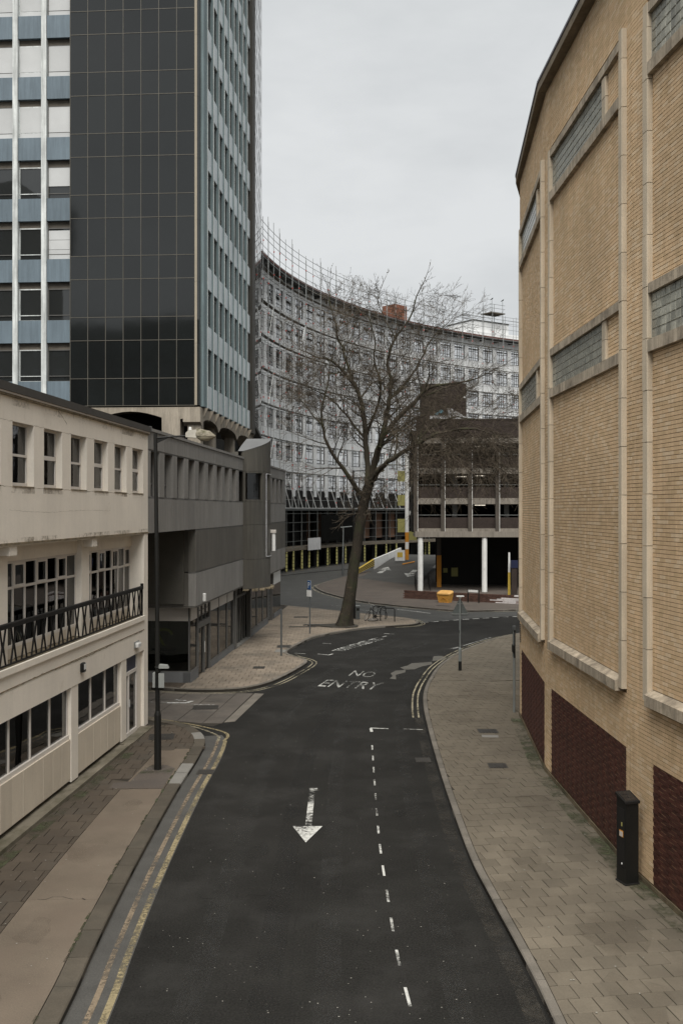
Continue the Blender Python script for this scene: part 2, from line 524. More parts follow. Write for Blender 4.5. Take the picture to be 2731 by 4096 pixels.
# pavement with the tree
ip = structure(MB().prism([(p.x,p.y) for p in NK][::-1] + [(-18,40.6),(-18,75)], -.03, PZ-.022).build('corner_pavement', 'joint'))
kerbstones(NK, -1, ip, 'kerb', .15, .92)
nk_tab = []
for p in NK:
    if p.x > -5.0 and (not nk_tab or p.y > nk_tab[-1][1] + .02): nk_tab.append((p.x, p.y))
nk_x = lambda y: interp(nk_tab, y) - .155*math.hypot(1, (interp(nk_tab,y+.3)-interp(nk_tab,y-.3))/.6)
tree_pit = lambda x, y: (-.9 < x < .75 and 57.9 < y < 60.2)
lay_slabs(ip, 'slab_island', lambda y: FL(y)-.5, nk_x, 38.5, 72, .41, .52, 300, ref=-2.)
lay_slabs(ip, 'slab_left', lambda y: -13 if y > 40.2 else -5.2-(y-38.3)*4, lambda y: FL(y)-.5, 38.45, 41.5, .5, .6, 40, ref=-2.)

# far pavement and forecourt of the car park
fp = structure(MB().prism([(p.x,p.y) for p in FK] + [(32,112)], -.03, PZ).build('far_pavement', 'asphalt_brown'))
kerbstones(FK, -1, fp, 'kerb', .14, .92, z=PZ+.012, y1=100)
structure(MB().prism([(-40,96.0),(-9.5,98.0),(-6.9,104.2),(-1.4,113.6),(3.5,119.5),(12,127),(26,137),(40,143),(40,176),(-40,176)], -.03, PZ).build('site_pavement', 'asphalt_old'))

# side street: broken concrete bays, flush with the road
sp = structure(MB().prism([(-4.15,32.2),(-3.75,33.0),(-3.3,37.9),(-3.9,38.3),(-20,40.8),(-20,37.2)], -.04, .004).build('side_street', 'joint'))
def side_slabs():
    xs = [-20,-16.5,-13.6,-11.2,-9.4,-8.3,-7.3,-6.4,-5.45,-4.55,-3.9]
    for k, (a, b_) in enumerate(zip(xs, xs[1:])):
        n = 2 if k % 2 else 3
        lo = lambda x: 32.6 + max(0, -4.6-x)*.42
        hi = lambda x: 37.95 + max(0, -5-x)*.17
        for j in range(n):
            f0, f1 = j/n + (.04*random.uniform(-1,1) if j else 0), (j+1)/n
            g = .015; sh = .55
            q = [(a+g+f*sh, lo(a)+(hi(a)-lo(a))*f) for f in (f0, f1)]
            w = [(b_-g+f*sh, lo(b_)+(hi(b_)-lo(b_))*f) for f in (f0, f1)]
            MB().prism([(q[0][0],q[0][1]+g),(w[0][0],w[0][1]+g),(w[1][0],w[1][1]-g),(q[1][0],q[1][1]-g)], -.02, .011+random.uniform(-.002,.002)).build('concrete_bay', 'side_slab', sp)
side_slabs()
MB().prism([(-3.86,32.75),(-3.52,32.9),(-2.95,37.85),(-3.3,37.95)], -.02, .010).build('sett_band', 'kerb', sp)

# gutter strip under the left yellow lines
b = MB(); ribbon(b, [p for p in LK if p.y < 31.2], 0.0, .62, .004); b.build('gutter', 'gutter', road)
# double yellow lines
def yl(name, line, o0, o1, m, z=.008, w=.06):
    b = MB(); L = []
    for i, p in enumerate(line):
        L.append(p + Vector((random.uniform(-.006,.006), 0, 0)))
    ribbon(b, L, o0, o0+math.copysign(w, o0), z); b.build('yellow_line', m, road)
    b = MB(); ribbon(b, L, o1, o1+math.copysign(w, o1), z); b.build('yellow_line', m, road)
LKy = spline([(-3.55,-4),(-3.66,6),(-3.8,13.5),(-3.89,15.5),(-3.98,18.1),(-4.03,21),(-4.05,24.6),(-4.0,27.5),(-4.02,29.3),(-4.06,30.1)], .3)
b = MB(); ribbon(b, LKy, .27, .36, .008); b.build('yellow_line', 'paint_yellow_faint', road)
b = MB(); ribbon(b, LKy, .49, .60, .008); b.build('yellow_line', 'paint_yellow', road)
c1 = spline([(-3.56,30.1),(-3.5,30.7),(-3.66,31.25),(-4.2,31.85),(-5.2,32.65),(-6.5,33.5),(-8.5,34.6),(-15,37.5)], .2)
b = MB(); ribbon(b, c1, -.05, .05, .014); b.build('yellow_line', 'paint_yellow', road)
c2 = spline([(-3.74,30.1),(-3.76,30.6),(-4.0,31.1),(-4.6,31.9),(-5.5,32.75)], .2)
b = MB(); ribbon(b, c2, -.045, .045, .014); b.build('yellow_line', 'paint_yellow_pale', road)
n1 = [p for p in NK if p.y < 48.2]
n1 = [p for i, p in enumerate(NK) if i < len(n1)]
yl('n', n1, .19, .38, 'paint_yellow_pale', .013)
tip = [p for p in NK if p.x > 2.9 and 58 < p.y < 64.0]
yl('t', tip, .16, .32, 'paint_yellow_pale', .012)
rk_far = [p for p in RK if p.y > 33.2]
yl('r', rk_far, -.17, -.36, 'paint_yellow_pale', .012)
b = MB(); ribbon(b, [p for p in FK if p.y < 101], .2, .3, .012); b.build('yellow_line', 'paint_yellow_pale', road)
# parking bay
def stripe(a, c, w, m, z=.010, name='white_line'):
    b = MB(); ribbon(b, [Vector((*a,0)), Vector((*c,0))], -w/2, w/2, z); b.build(name, m, road)
bay = spline([(1.12,9),(1.04,12),(.99,13.56),(.88,15.58),(.83,18.22),(.80,20.96),(.84,25.01),(.92,30.3)], .02)
ln = 0.; seg = []
for p, q in zip(bay, bay[1:]):
    ph = ln % 1.25
    if ph < .58: seg.append(p)
    elif seg:
        if len(seg) > 2:
            b = MB(); ribbon(b, [seg[0], seg[len(seg)//2], seg[-1]], -.023, .023, .008); b.build('bay_dash', random.choice(['paint_white','paint_faint']), road)
        seg = []
    ln += (q-p).length
stripe((.92,31.9),(1.50,31.8),.09,'paint_white'); stripe((1.98,31.75),(2.58,31.65),.09,'paint_faint', .012); stripe((.95,31.35),(.94,31.85),.09,'paint_white')
# direction arrow, head towards the camera
b = MB(); b.add([(-.80,21.98,.008),(-.66,21.98,.008),(-.66,25.0,.008),(-.80,25.0,.008)], [(0,1,2,3)]); b.add([(-.80,24.75,.0085),(-.60,24.75,.0085),(-.60,25.02,.0085),(-.82,25.02,.0085)], [(0,1,2,3)])
b.build('arrow_shaft', 'paint_white', road)
MB().add([(-1.08,22.0,.009),(-.75,20.92,.009),(-.42,22.0,.009)], [(0,1,2)]).build('arrow_head', 'paint_solid', road)
# lettering on the road
def para(o, u, v, z): return lambda s, t: (o[0]+u[0]*s+v[0]*t, o[1]+u[1]*s+v[1]*t, z)
text_sheet('lettering', 'ENTRY', 'paint_faint', road, para((-.95,39.5),(2.3,-.80),(.36,1.52), .008))
text_sheet('lettering', 'NO', 'paint_faint', road, para((.28,42.0),(.98,-.5),(.30,1.35), .008))
text_sheet('lettering', 'SOLO M/CYCLES ONLY', 'paint_white', road, para((0.02,49.2),(2.35,4.75),(-.42,.62), .010))
for a, c in (((-.22,49.3),(-.02,49.75)),((.2,50.3),(.42,50.75)),((.68,51.35),(.95,51.85)),((1.2,52.5),(1.5,53.0)),((1.75,53.5),(2.1,54.1)),((2.5,54.7),(2.75,55.1))):
    stripe((a[0]-.25,a[1]+.1),(c[0]-.25,c[1]+.1),.09,'paint_white')
stripe((-1.16,48.3),(-.6,47.95),.1,'paint_white'); stripe((-.6,47.95),(-.42,48.35),.1,'paint_white',.012); stripe((-2.3,48.6),(-1.75,48.35),.1,'paint_white')
stripe((2.4,56.3),(2.95,56.05),.1,'paint_white'); stripe((-1.0,52.2),(-.55,52.0),.08,'paint_faint')
# give-way dashes and lines of the cross street
for k in range(13):
    t0, t1 = k/13, (k+.62)/13
    f = lambda t: (4.95+t*9.0, 61.7+t*4.4+ .5*math.sin(t*3.1))
    stripe(f(t0), f(t1), .16, 'paint_white', .012)
stripe((3.9,70.0),(6.0,67.3),.12,'paint_white',.012); stripe((4.4,69.4),(5.4,68.2),.22,'paint_faint',.014)
stripe((5.9,50.6),(8.2,54.6),.09,'paint_faint',.012); stripe((5.5,50.1),(6.0,50.7),.2,'paint_white',.014)
for k in range(7):
    x = -.6+k*.42
    stripe((x,71.6-k*.5),(x+.9,71.0-k*.5),.10,'paint_faint',.012)
stripe((-1.2,73.2),(.2,72.5),.08,'paint_faint',.012); stripe((2.3,69.5),(3.2,68.9),.25,'paint_faint',.012)
# mark on the side street
stripe((-7.6,36.2),(-5.9,36.1),.12,'paint_faint',.02); stripe((-6.1,36.6),(-5.7,36.4),.18,'paint_white',.02); stripe((-6.3,36.0),(-5.6,36.0),.16,'paint_white',.022); stripe((-5.6,36.0),(-5.45,36.35),.16,'paint_white',.024); stripe((-5.4,35.75),(-4.5,35.65),.1,'paint_faint',.02)
# lighter mended patches with crooked outlines
for poly in ([(2.0,41.3),(2.25,41.1),(2.3,42.2),(2.75,42.9),(2.8,43.5),(2.35,43.3),(2.1,42.6),(2.15,41.9)],[(2.75,43.6),(3.2,43.7),(3.6,44.5),(4.1,45.1),(4.15,45.8),(3.7,45.6),(3.2,45.4),(2.95,44.7),(2.6,44.2)],[(4.2,46.1),(4.7,46.3),(5.0,47.0),(4.8,47.7),(4.4,47.6),(4.3,46.9)]):
    MB().prism(poly, -.01, .006).build('mended_patch', 'asphalt_patch', road)
# cracks, wheel-track polish, oil and an old trench scar
def crack(pts, w, m='crack', jit=.03, z=.0052, parent=None):
    P = spline(pts, .12)
    P = [p + Vector((random.gauss(0,jit), random.gauss(0,jit), 0)) for p in P]
    b = MB(); A, B = [], []
    for i, p in enumerate(P):
        ww = w*random.uniform(.3,1.4)
        A.append((p.x-ww, p.y-ww*.3, z)); B.append((p.x+ww, p.y+ww*.3, z))
    n = len(P); b.add(A+B, [(i, n+i, n+i+1, i+1) for i in range(n-1)]); b.build('crack', m, parent or road)
mat('crack', (.0125,.012,.011), .95)
crack([(-.68,11),(-.72,14),(-.78,16.5),(-.75,18.2),(-.80,20.2)], .007, jit=.014); crack([(-2.6,17.9),(-1.8,18.05),(-.76,18.2),(-.3,18.15)], .010); crack([(-.95,33),(-.4,37),(.2,39.5),(.9,44)], .012)
crack([(1.8,37),(2.2,40),(3.2,43),(5,47.5),(7,51)], .014); crack([(-3.1,24),(-2.0,24.2),(-1.2,23.9)], .008)
worn_paint('polish', (.045,.044,.041), .8, 1.4, 2.5, .30); worn_paint('oil', (.012,.012,.011), .8, 1.4, 3., .4)
for c, w in ((-2.1,.42),(-.15,.40),(1.7,.35)):
    L_ = spline([(c,4),(c-.05,16),(c+.02,26),(c+.25,33),(c+1.0,40),(c+2.6,47),(c+5.2,54)], .6); b = MB(); ribbon(b, L_, -w/2, w/2, .0036); b.build('wheel_track', 'polish', road)
L_ = spline([(-1.1,4),(-1.1,18),(-1.0,27),(-.3,36),(.9,43)], .6); b = MB(); ribbon(b, L_, -.22, .22, .0042); b.build('oil_streak', 'oil', road)
b = MB(); ribbon(b, [p+Vector((0,0,0)) for p in RK if 5 < p.y < 34], -.06, -.34, .0046); b.build('gutter_grit', 'grit', road)
for x, y, r in ((1.9,18.7,.16),(2.1,17.2,.12),(-1.7,20.4,.22),(-.3,27,.18),(1.3,23,.14),(-2.4,28.6,.2)):
    b = MB(); b.prism([(x+r*math.cos(t*.6283)*random.uniform(.7,1.3), y+2.2*r*math.sin(t*.6283)*random.uniform(.7,1.3)) for t in range(10)], -.01, .0049); b.build('stain', 'oil', road)
# iron covers and gullies
def cover(x, y, w, l, parent, z, rz=0., bars=6):
    o = MB()
    M = Matrix.Translation((x,y,z)) @ Matrix.Rotation(rz,4,'Z')
    o.mbox(M, -w/2,w/2,-l/2,l/2,-.03,.0)
    for k in range(bars):
        xx = -w/2+.03+(w-.06)*(k+.5)/bars
        o.mbox(M, xx-.018,xx+.018,-l/2+.03,l/2-.03,0,.008)
    o.build('drain_cover', 'iron', parent)
for a in ((2.28,27.85,.42,.5,road,.006),(-3.62,26.55,.44,.5,road,.012),(-4.8,35.2,.9,.75,sp,.014,.1),(-5.45,30.2,.75,.8,lp,PZ+.008,.1),
          (4.55,31.0,.6,.55,rp,PZ+.006),(4.2,26.8,.5,.5,rp,PZ+.006),(-3.6,43.5,.5,.6,ip,PZ+.006),(-2.9,50.2,.7,.9,ip,PZ+.006),(-2.6,64,.9,.7,ip,PZ+.006),(1.0,60.4,.1,.1,ip,PZ+.004),(7.3,71.5,1.0,.5,fp,PZ+.006,-.3)):
    cover(*a)
MB().prism([(4.25,30.15),(4.75,30.1),(4.78,30.4),(4.28,30.45)], PZ-.02, PZ+.007).build('pale_cover', 'kerb_new', rp)
MB().prism([(-3.25,48.3),(-2.75,48.1),(-2.7,49.0),(-3.2,49.2)], PZ-.02, PZ+.007).build('pale_cover', 'kerb_new', ip)
# chewing gum and litter specks
sp_ = MB()
for k in range(420):
    y = 13.2 + 40*random.random()**1.6
    x = random.uniform(-3.2, 2.3) if y < 36 else random.uniform(-1.5, 4.5)
    r = random.uniform(.004,.013)
    n = 5
    a0 = random.random()*6
    sp_.add([(x+r*math.cos(a0+i*6.283/n)*random.uniform(.6,1.3), y+r*math.sin(a0+i*6.283/n)*random.uniform(.6,1.3), .006) for i in range(n)], [tuple(range(n))])
mat('gum', (.26,.25,.22), .9)
stuff(sp_.build('gum_spots', 'gum', road))
b = MB()
for k in range(120):
    y = 11 + 20*random.random(); 
    x = random.choice([random.uniform(-7,-4.5), random.uniform(3,5.2)])
    r = random.uniform(.008,.02); a0 = random.random()*6
    b.add([(x+r*math.cos(a0+i*1.2566), y+r*math.sin(a0+i*1.2566), PZ+.014) for i in range(5)], [tuple(range(5))])
stuff(b.build('litter_specks', 'gum', lp))
# moss and grime where wall and paving meet
b = MB()
pts = [Vector((wall_r(y)-.02, y, 0)) for y in [12+k*.8 for k in range(27)]]
ribbon(b, pts, 0, -.34, PZ+.008); b.build('moss_margin', 'moss', rp)
b = MB(); b.prism([(-5.3,26.0),(-4.45,26.0),(-4.45,26.9),(-5.2,26.9)], PZ-.02, PZ+.011); b.build('moss_margin', 'moss', lp)

crack([(-5.5,17.55),(-5.0,17.7),(-4.5,17.6)], .012, z=PZ+.004, parent=lp)
worn_paint('grime', (.08,.062,.042), .80, 1.45, 3., .26)
for a, w_, y0_, y1_ in (('grime', .28, 5, 31),):
    b = MB(); ribbon(b, [Vector((FL(y)+.36, y, 0)) for y in [y0_+k*.8 for k in range(30)] if y < y1_-2.6], 0, w_, PZ+.009); b.build('grime_margin', 'moss', lp)
b = MB()
for q in [p for p in LK if 6 < p.y < 30]:
    if random.random() < .5: b.prism([(q.x-.36+random.uniform(-.02,.02), q.y),(q.x-.30, q.y+.02),(q.x-.31, q.y+.3),(q.x-.37, q.y+.32)], PZ, PZ+.007)
b.build('grime_margin', 'moss', lp)
for x, y, r in ((-5.0,16.3,.30),(-5.2,20.2,.4),(-4.9,23.2,.25),(-5.3,14.0,.5),(-5.1,27.3,.3)):
    b = MB(); b.prism([(x+r*math.cos(t*.5236)*random.uniform(.6,1.2), y+1.8*r*math.sin(t*.5236)*random.uniform(.6,1.2)) for t in range(12)], PZ-.02, PZ+.0045); b.build('stain', 'grime', lp)
for x, y, r in ((3.6,20,.5),(4.4,16.2,.6),(3.4,27.5,.5),(4.6,23.5,.45),(3.8,33,.7),(5.0,37,.8),(4.2,14,.5)):
    b = MB(); b.prism([(x+r*math.cos(t*.5236)*random.uniform(.6,1.2), y+1.8*r*math.sin(t*.5236)*random.uniform(.6,1.2)) for t in range(12)], PZ-.02, PZ+.0085); b.build('stain', 'grime', rp)
# ------------------------------------------------------------------ yellow brick building, right
BR = [(.60,.43,.26),(.63,.455,.28),(.555,.40,.238),(.615,.44,.268),(.655,.50,.33)]
for i, c in enumerate(BR): mat('brick_%d' % i, c, .85, .16, .22, .10, 60., .15, streak=.13, dirt=((.42,.325,.21), .35, .5, .75, .5), stain=((.60,.49,.35), .9, .60, .72, .4))
mat('brick', (.605,.435,.265), .85, .08, .3, .10, 60., .15, ovar=.12)
mat('mortar', (.15,.10,.058), .95, .15, 1.)
for i, c in enumerate([(.062,.021,.015),(.075,.026,.018),(.05,.018,.013)]): mat('red_%d' % i, c, .6, .15, 1., .15, 50., .15, spec=.4)
mat('mortar_pale', (.30,.205,.12), .95, .15, 1.)
mat('stone', (.53,.45,.34), .88, .10, .9, .10, 45., .15, ovar=.05, streak=.12)
mat('stone_dirty', (.42,.355,.27), .9, .16, 1.2, .14, 40., .2, ovar=.06, streak=.35, dirt=((.15,.125,.095), 2.2, .48, .66, .75))
mat('eave', (.20,.165,.12), .9, .15, 1., .1, 40., .1, ovar=.06, streak=.2)
mat('zinc', (.20,.19,.21), .5, .1, 1.)
mat('void', (.012,.012,.011), .9, .05)
mat('block_joint', (.42,.41,.36), .85, .1, 2.)
m = mat('glass_block', (.32,.315,.265), .24, .3, 3., .2, 30., .06, ovar=.35, spec=.6)
m.node_tree.nodes['Principled BSDF'].inputs['IOR'].default_value = 1.6

def brick_rect(b, ax, s0, s1, z0, z1, reg, L=.225, H=.075, jt=.011, n=0., jitter=.002, tints=5, proud=None, single=None, limit=0):
    """running bond over a rectangle of a wall; ax(s, n, z) gives the point"""
    c0 = math.floor(z0/H + 1e-6)
    z = c0*H; r = int(c0)
    while z < z1 - .012:
        za, zb = max(z, z0)+jt*.5, min(z+H, z1)-jt*.5
        if zb-za > .012:
            o = (L/2 if r % 2 else 0)
            k = math.floor((s0-o)/L)
            s = o+k*L
            while s < s1:
                a, e = max(s+.0015, s0), min(s+L-.0015, s1)
                if e-a > .02:
                    d = n + random.uniform(-jitter, jitter)
                    if proud: d += proud(r, int(round((s-o)/L)))
                    g = n-.014
                    full = single is not None and e-a > L-.005 and zb-za > H-jt-.002
                    if full: single.append((ax, (a+e)/2, d, (za+zb)/2))
                    else:
                        b.cur = random.randrange(tints)
                        b.add([ax(a,g,za),ax(e,g,za),ax(e,g,zb),ax(a,g,zb),ax(a,d,za),ax(e,d,za),ax(e,d,zb),ax(a,d,zb)],
                              [(4,5,6,7),(0,1,5,4),(1,2,6,5),(2,3,7,6),(3,0,4,7)])
                s += L
        z += H; r += 1

bb = thing('brick_building', 'tall yellow brick building with stone frames and dark red panels along the right pavement', 'building')
KN = [Vector((x, y, 0)) for x, y in WALL_R]
ZT = 18.0
PW, PD = .23, .10                      # stone upright: width, projection
bricks, reds, plinth, singles = MB(), MB(), MB(), []
for i, c in enumerate([(.15,.118,.075),(.13,.10,.065),(.165,.13,.085)]): mat('plinth_%d' % i, c, .9, .2, 1.2, .15, 40., .2, dirt=((.06,.06,.035), 1.3, .45, .65, .8))
back = MB(); facets = []
for i in range(4):
    A, B = KN[i], KN[i+1]              # near kink, far kink
    u = (B-A).normalized(); nn = Vector((-u.y, u.x, 0)); L = (B-A).length
    ax = (lambda A, u, nn: lambda s, n, z: tuple(A + u*s + nn*n + Vector((0,0,z))))(A, u, nn)
    facets.append((ax, L, u, nn, A))
    # masonry behind the brick skin
    back.add([ax(0,-.012,0),ax(L,-.012,0),ax(L,-.012,ZT+.2),ax(0,-.012,ZT+.2)], [(0,3,2,1)])
back.build('mortar_bed', 'mortar', bb)
body = MB(); body.prism([(p.x+.03,p.y) for p in KN] + [(24,42),(24,10)], 0, ZT+.1); body.build('masonry', 'mortar', bb)

def quoin_up(ax, s0, s1, z0, z1, d, name='stone_upright', m='stone', unit=.94):
    z = z0; k = 0
    while z < z1-.05:
        ze = min(z+unit, z1)
        b = MB()
        a, e = s0+.002, s1-.002
        zz0, zz1 = z+.006, ze-.006
        j = random.uniform(-.004,.004)
        c = .018
        b.add([ax(a,-.01,zz0),ax(e,-.01,zz0),ax(e,d-c+j,zz0),ax(e-c,d+j,zz0),ax(a+c,d+j,zz0),ax(a,d-c+j,zz0),
               ax(a,-.01,zz1),ax(e,-.01,zz1),ax(e,d-c+j,zz1),ax(e-c,d+j,zz1),ax(a+c,d+j,zz1),ax(a,d-c+j,zz1)],
              [(0,1,2,3,4,5),(11,10,9,8,7,6)] + [(q,(q+1)%6,6+(q+1)%6,6+q) for q in range(6)])
        b.build('stone_block', m, bb)
        z = ze; k += 1
def ledge(ax, s0, s1, z0, z1, d, m='stone_dirty', slope=0., unit=.62, name='stone_ledge'):
    s = s0
    while s < s1-.05:
        e = min(s+unit, s1)
        b = MB(); j = random.uniform(-.004,.004)
        a, f = s+.003, e-.003
        zt = z1
        b.add([ax(a,-.01,z0),ax(f,-.01,z0),ax(f,d+j,z0),ax(a,d+j,z0),ax(a,-.01,zt),ax(f,-.01,zt),ax(f,d+j,zt-slope),ax(a,d+j,zt-slope)],
              [(0,1,2,3),(7,6,5,4),(3,2,6,7),(1,5,6,2),(0,3,7,4)])
        b.build(name, m, bb)
        s = e
blocks_small = MB(); n_block = 0
blk = MB().add([(-.09,0,-.085),(.09,0,-.085),(.09,0,.085),(-.09,0,.085),(-.078,-.02,-.073),(.078,-.02,-.073),(.078,-.02,.073),(-.078,-.02,.073)],
               [(4,5,6,7),(0,1,5,4),(1,2,6,5),(2,3,7,6),(3,0,4,7)]).mesh('glass_block', 'glass_block')
def block_window(ax, u, s0, s1, z0, z1, near):
    """recessed glass-block light"""
    global n_block
    dep = -.004
    b = MB()
    b.add([ax(s0,dep,z0),ax(s1,dep,z0),ax(s1,dep,z1),ax(s0,dep,z1)], [(0,3,2,1)])
    b.add([ax(s0,dep,z0),ax(s1,dep,z0),ax(s1,.02,z0),ax(s0,.02,z0)], [(0,1,2,3)])
    b.add([ax(s0,dep,z1),ax(s1,dep,z1),ax(s1,.02,z1),ax(s0,.02,z1)], [(0,1,2,3)])
    b.add([ax(s0,dep,z0),ax(s0,dep,z1),ax(s0,.02,z1),ax(s0,.02,z0)], [(0,1,2,3)])
    b.add([ax(s1,dep,z0),ax(s1,dep,z1),ax(s1,.02,z1),ax(s1,.02,z0)], [(0,1,2,3)])
    w = b.build('window', 'block_joint', bb)
    nx = max(1, round((s1-s0)/.192)); nz = max(1, round((z1-z0)/.182))
    dx, dz = (s1-s0)/nx, (z1-z0)/nz
    ang = math.atan2(u.y, u.x)
    for i in range(nx):
        for j in range(nz):
            c = ax(s0+dx*(i+.5), dep+.001, z0+dz*(j+.5))
            if near and n_block < 300:
                o = link('glass_block', blk, w, c, ang + math.pi)
                o.scale = (dx/.192*1.0, 1, dz/.182*1.0); n_block += 1
            else:
                p0, p1, q0, q1 = s0+dx*i+.006, s0+dx*(i+1)-.006, z0+dz*j+.006, z0+dz*(j+1)-.006
                blocks_small.add([ax(p0,dep,q0),ax(p1,dep,q0),ax(p1,dep,q1),ax(p0,dep,q1),ax(p0+.012,dep+.02,q0+.012),ax(p1-.012,dep+.02,q0+.012),ax(p1-.012,dep+.02,q1-.012),ax(p0+.012,dep+.02,q1-.012)],
                                 [(4,5,6,7),(0,1,5,4),(1,2,6,5),(2,3,7,6),(3,0,4,7)])
# each facet: frame between two stone uprights, two glass-block lights, red panel at street level
WZ = ((9.86,11.12),(14.88,16.2))
ALT = lambda r, k: .009 if (r+k) % 2 else 0.
order = {0: True, 1: True, 2: False, 3: False}
for i, (ax, L, u, nn, A) in enumerate(facets):
    if i == 3:                                    # turned away from the street view: plain brick
        brick_rect(bricks, ax, 0, L, 0, ZT, None, L=.45, H=.15)
        continue
    sf = L-.60 if i else L-.72                    # outer edge of far upright
    sn = .30 if i else -2.                        # outer edge of near upright
    fa, na = sf-PW, sn+PW                         # inner edges
    zb = 3.58                                     # underside of the frame
    ftop = 16.22
    if i == 0: na = -2.
    if i:
        quoin_up(ax, sn, na, zb-.05, ftop+.12, PD)
    quoin_up(ax, fa, sf, zb-.05, ftop-.02, PD)
    lo = max(na, 0.)
    ledge(ax, lo, fa, zb-.12, zb+.16, .16, 'stone_dirty', .08)
    mull1 = na+1.02; mull2 = mull1+.29
    if i == 0: mull1 = mull2 = 0.
    for (w0, w1) in WZ:
        ledge(ax, lo, fa, w0, w0+.24, .10, 'stone_dirty', .02)
        ledge(ax, lo, fa, w1-.20, w1, .09, 'stone_dirty', .02)
        g0, g1 = w0+.24, w1-.20
        block_window(ax, u, max(mull2, 0.), fa, g0, g1, i < 2 and not (i == 1 and w0 > 12))
        if i:
            quoin_up(ax, mull1, mull2, g0, g1, .06, unit=.42)
            brick_rect(bricks, ax, na, mull1, g0, g1, None)
    # brickwork round them
    rp0, rp1 = (.34, L-.62) if i else (0, L-.98)  # red panel extent
    sing = singles if i < 2 else None
    for (a, e) in ((0, max(sn, 0)), (sf, L)):
        if e > a: brick_rect(bricks, ax, a, e, 2.4, ZT, None, single=sing if i == 0 or a == 0 else None)
    brick_rect(bricks, ax, max(sn,0), sf, 2.4, zb-.12, None, single=sing)
    brick_rect(bricks, ax, lo, fa, zb+.16, WZ[0][0], None, single=sing)
    brick_rect(bricks, ax, lo, fa, WZ[0][1], WZ[1][0], None)
    brick_rect(bricks, ax, max(sn,0), sf, ftop+.12, ZT, None)
    for (a, e) in ((0, rp0), (rp1, L)):
        if e-a > .02: brick_rect(bricks, ax, a, e, .225, 2.4, None, single=sing)
    brick_rect(plinth, ax, 0, L, .0, .225, None, n=.03, tints=3)
    MB().add([ax(rp0,-.009,.225),ax(rp1,-.009,.225),ax(rp1,-.009,2.4),ax(rp0,-.009,2.4)], [(0,3,2,1)]).build('panel_bed', 'mortar_pale', bb)
    brick_rect(reds, ax, rp0, rp1, .225, 2.4, None, L=.215, H=.0765, jt=.012, n=-.004, tints=3, proud=ALT)
# the largest bricks in view are single objects, the others one mesh
singles.sort(key=lambda q: Vector(q[0](q[1],q[2],q[3])).xy.length + abs(q[3]-6)*.6)
bmesh_one = MB().box(-.1092,.1092,-.014,0,-.0325,.0325)
bmesh_one = MB().add([(-.1092,.014,-.0325),(.1092,.014,-.0325),(.1092,.014,.0325),(-.1092,.014,.0325),(-.1092,0,-.0325),(.1092,0,-.0325),(.1092,0,.0325),(-.1092,0,.0325)],
                     [(4,5,6,7),(0,1,5,4),(1,2,6,5),(2,3,7,6),(3,0,4,7)]).mesh('brick', 'brick')
for k, (ax, s, d_, z) in enumerate(singles):
    if k < 300:
        p, q = Vector(ax(s, d_, z)), Vector(ax(s+.1, d_, z))
        link('brick', bmesh_one, bb, p, math.atan2((p-q).y, (p-q).x))
    else:
        bricks.cur = random.randrange(5)
        a, e, g = s-.1092, s+.1092, -.014
        bricks.add([ax(a,g,z-.0325),ax(e,g,z-.0325),ax(e,g,z+.0325),ax(a,g,z+.0325),ax(a,d_,z-.0325),ax(e,d_,z-.0325),ax(e,d_,z+.0325),ax(a,d_,z+.0325)],
                   [(4,5,6,7),(0,1,5,4),(1,2,6,5),(2,3,7,6),(3,0,4,7)])
stuff(bricks.build('brickwork', ['brick_%d' % i for i in range(5)], bb))
stuff(plinth.build('plinth_brickwork', ['plinth_0','plinth_1','plinth_2'], bb))
stuff(reds.build('red_brickwork', ['red_0','red_1','red_2'], bb))
if blocks_small.v: stuff(blocks_small.build('glass_blocks', 'glass_block', bb))
# projecting eaves, slab by slab
ev = [Vector((x,y,0)) for x, y in [(5.75,12.1),(4.98,18.8),(4.86,24.2),(4.9,26.2),(5.5,31.3),(6.3,34.8),(8.4,41)]]
ev = [KN[0]+Vector((-.24,.0,0)), KN[1]+Vector((-.24,0,0)), KN[2]+Vector((-.22,0,0)), KN[3]+Vector((-.12,.1,0)), KN[4]+Vector((-.2,.1,0))]
for a, b_ in zip(ev, ev[1:]):
    n = int((b_-a).length/1.2)
    for k in range(n):
        p, q = a+(b_-a)*(k/n), a+(b_-a)*((k+1)/n)
        dr = (q-p).normalized()*.006
        p, q = p+dr, q-dr
        MB().prism([(p.x,p.y),(q.x,q.y),(q.x+1.6,q.y),(p.x+1.6,p.y)], ZT, ZT+.22).build('eave_slab', 'eave', bb)
b = MB()
for a, b_ in zip(ev, ev[1:]):
    b.add([(a.x-.02,a.y,ZT+.22),(b_.x-.02,b_.y,ZT+.22),(b_.x-.02,b_.y,ZT+.29),(a.x-.02,a.y,ZT+.29),(a.x+1.7,a.y,ZT+.34),(b_.x+1.7,b_.y,ZT+.34)], [(0,1,2,3),(3,2,5,4)])
b.build('eave_trim', 'zinc', bb)
# grille low on the far corner
b = MB(); ax, L, u, nn, A = facets[2]
for k in range(9): b.add([ax(L-.42,.012,2.6+k*.07),ax(L-.12,.012,2.6+k*.07),ax(L-.12,.004,2.645+k*.07),ax(L-.42,.004,2.645+k*.07)], [(0,3,2,1)])
b.build('wall_grille', 'iron', bb)
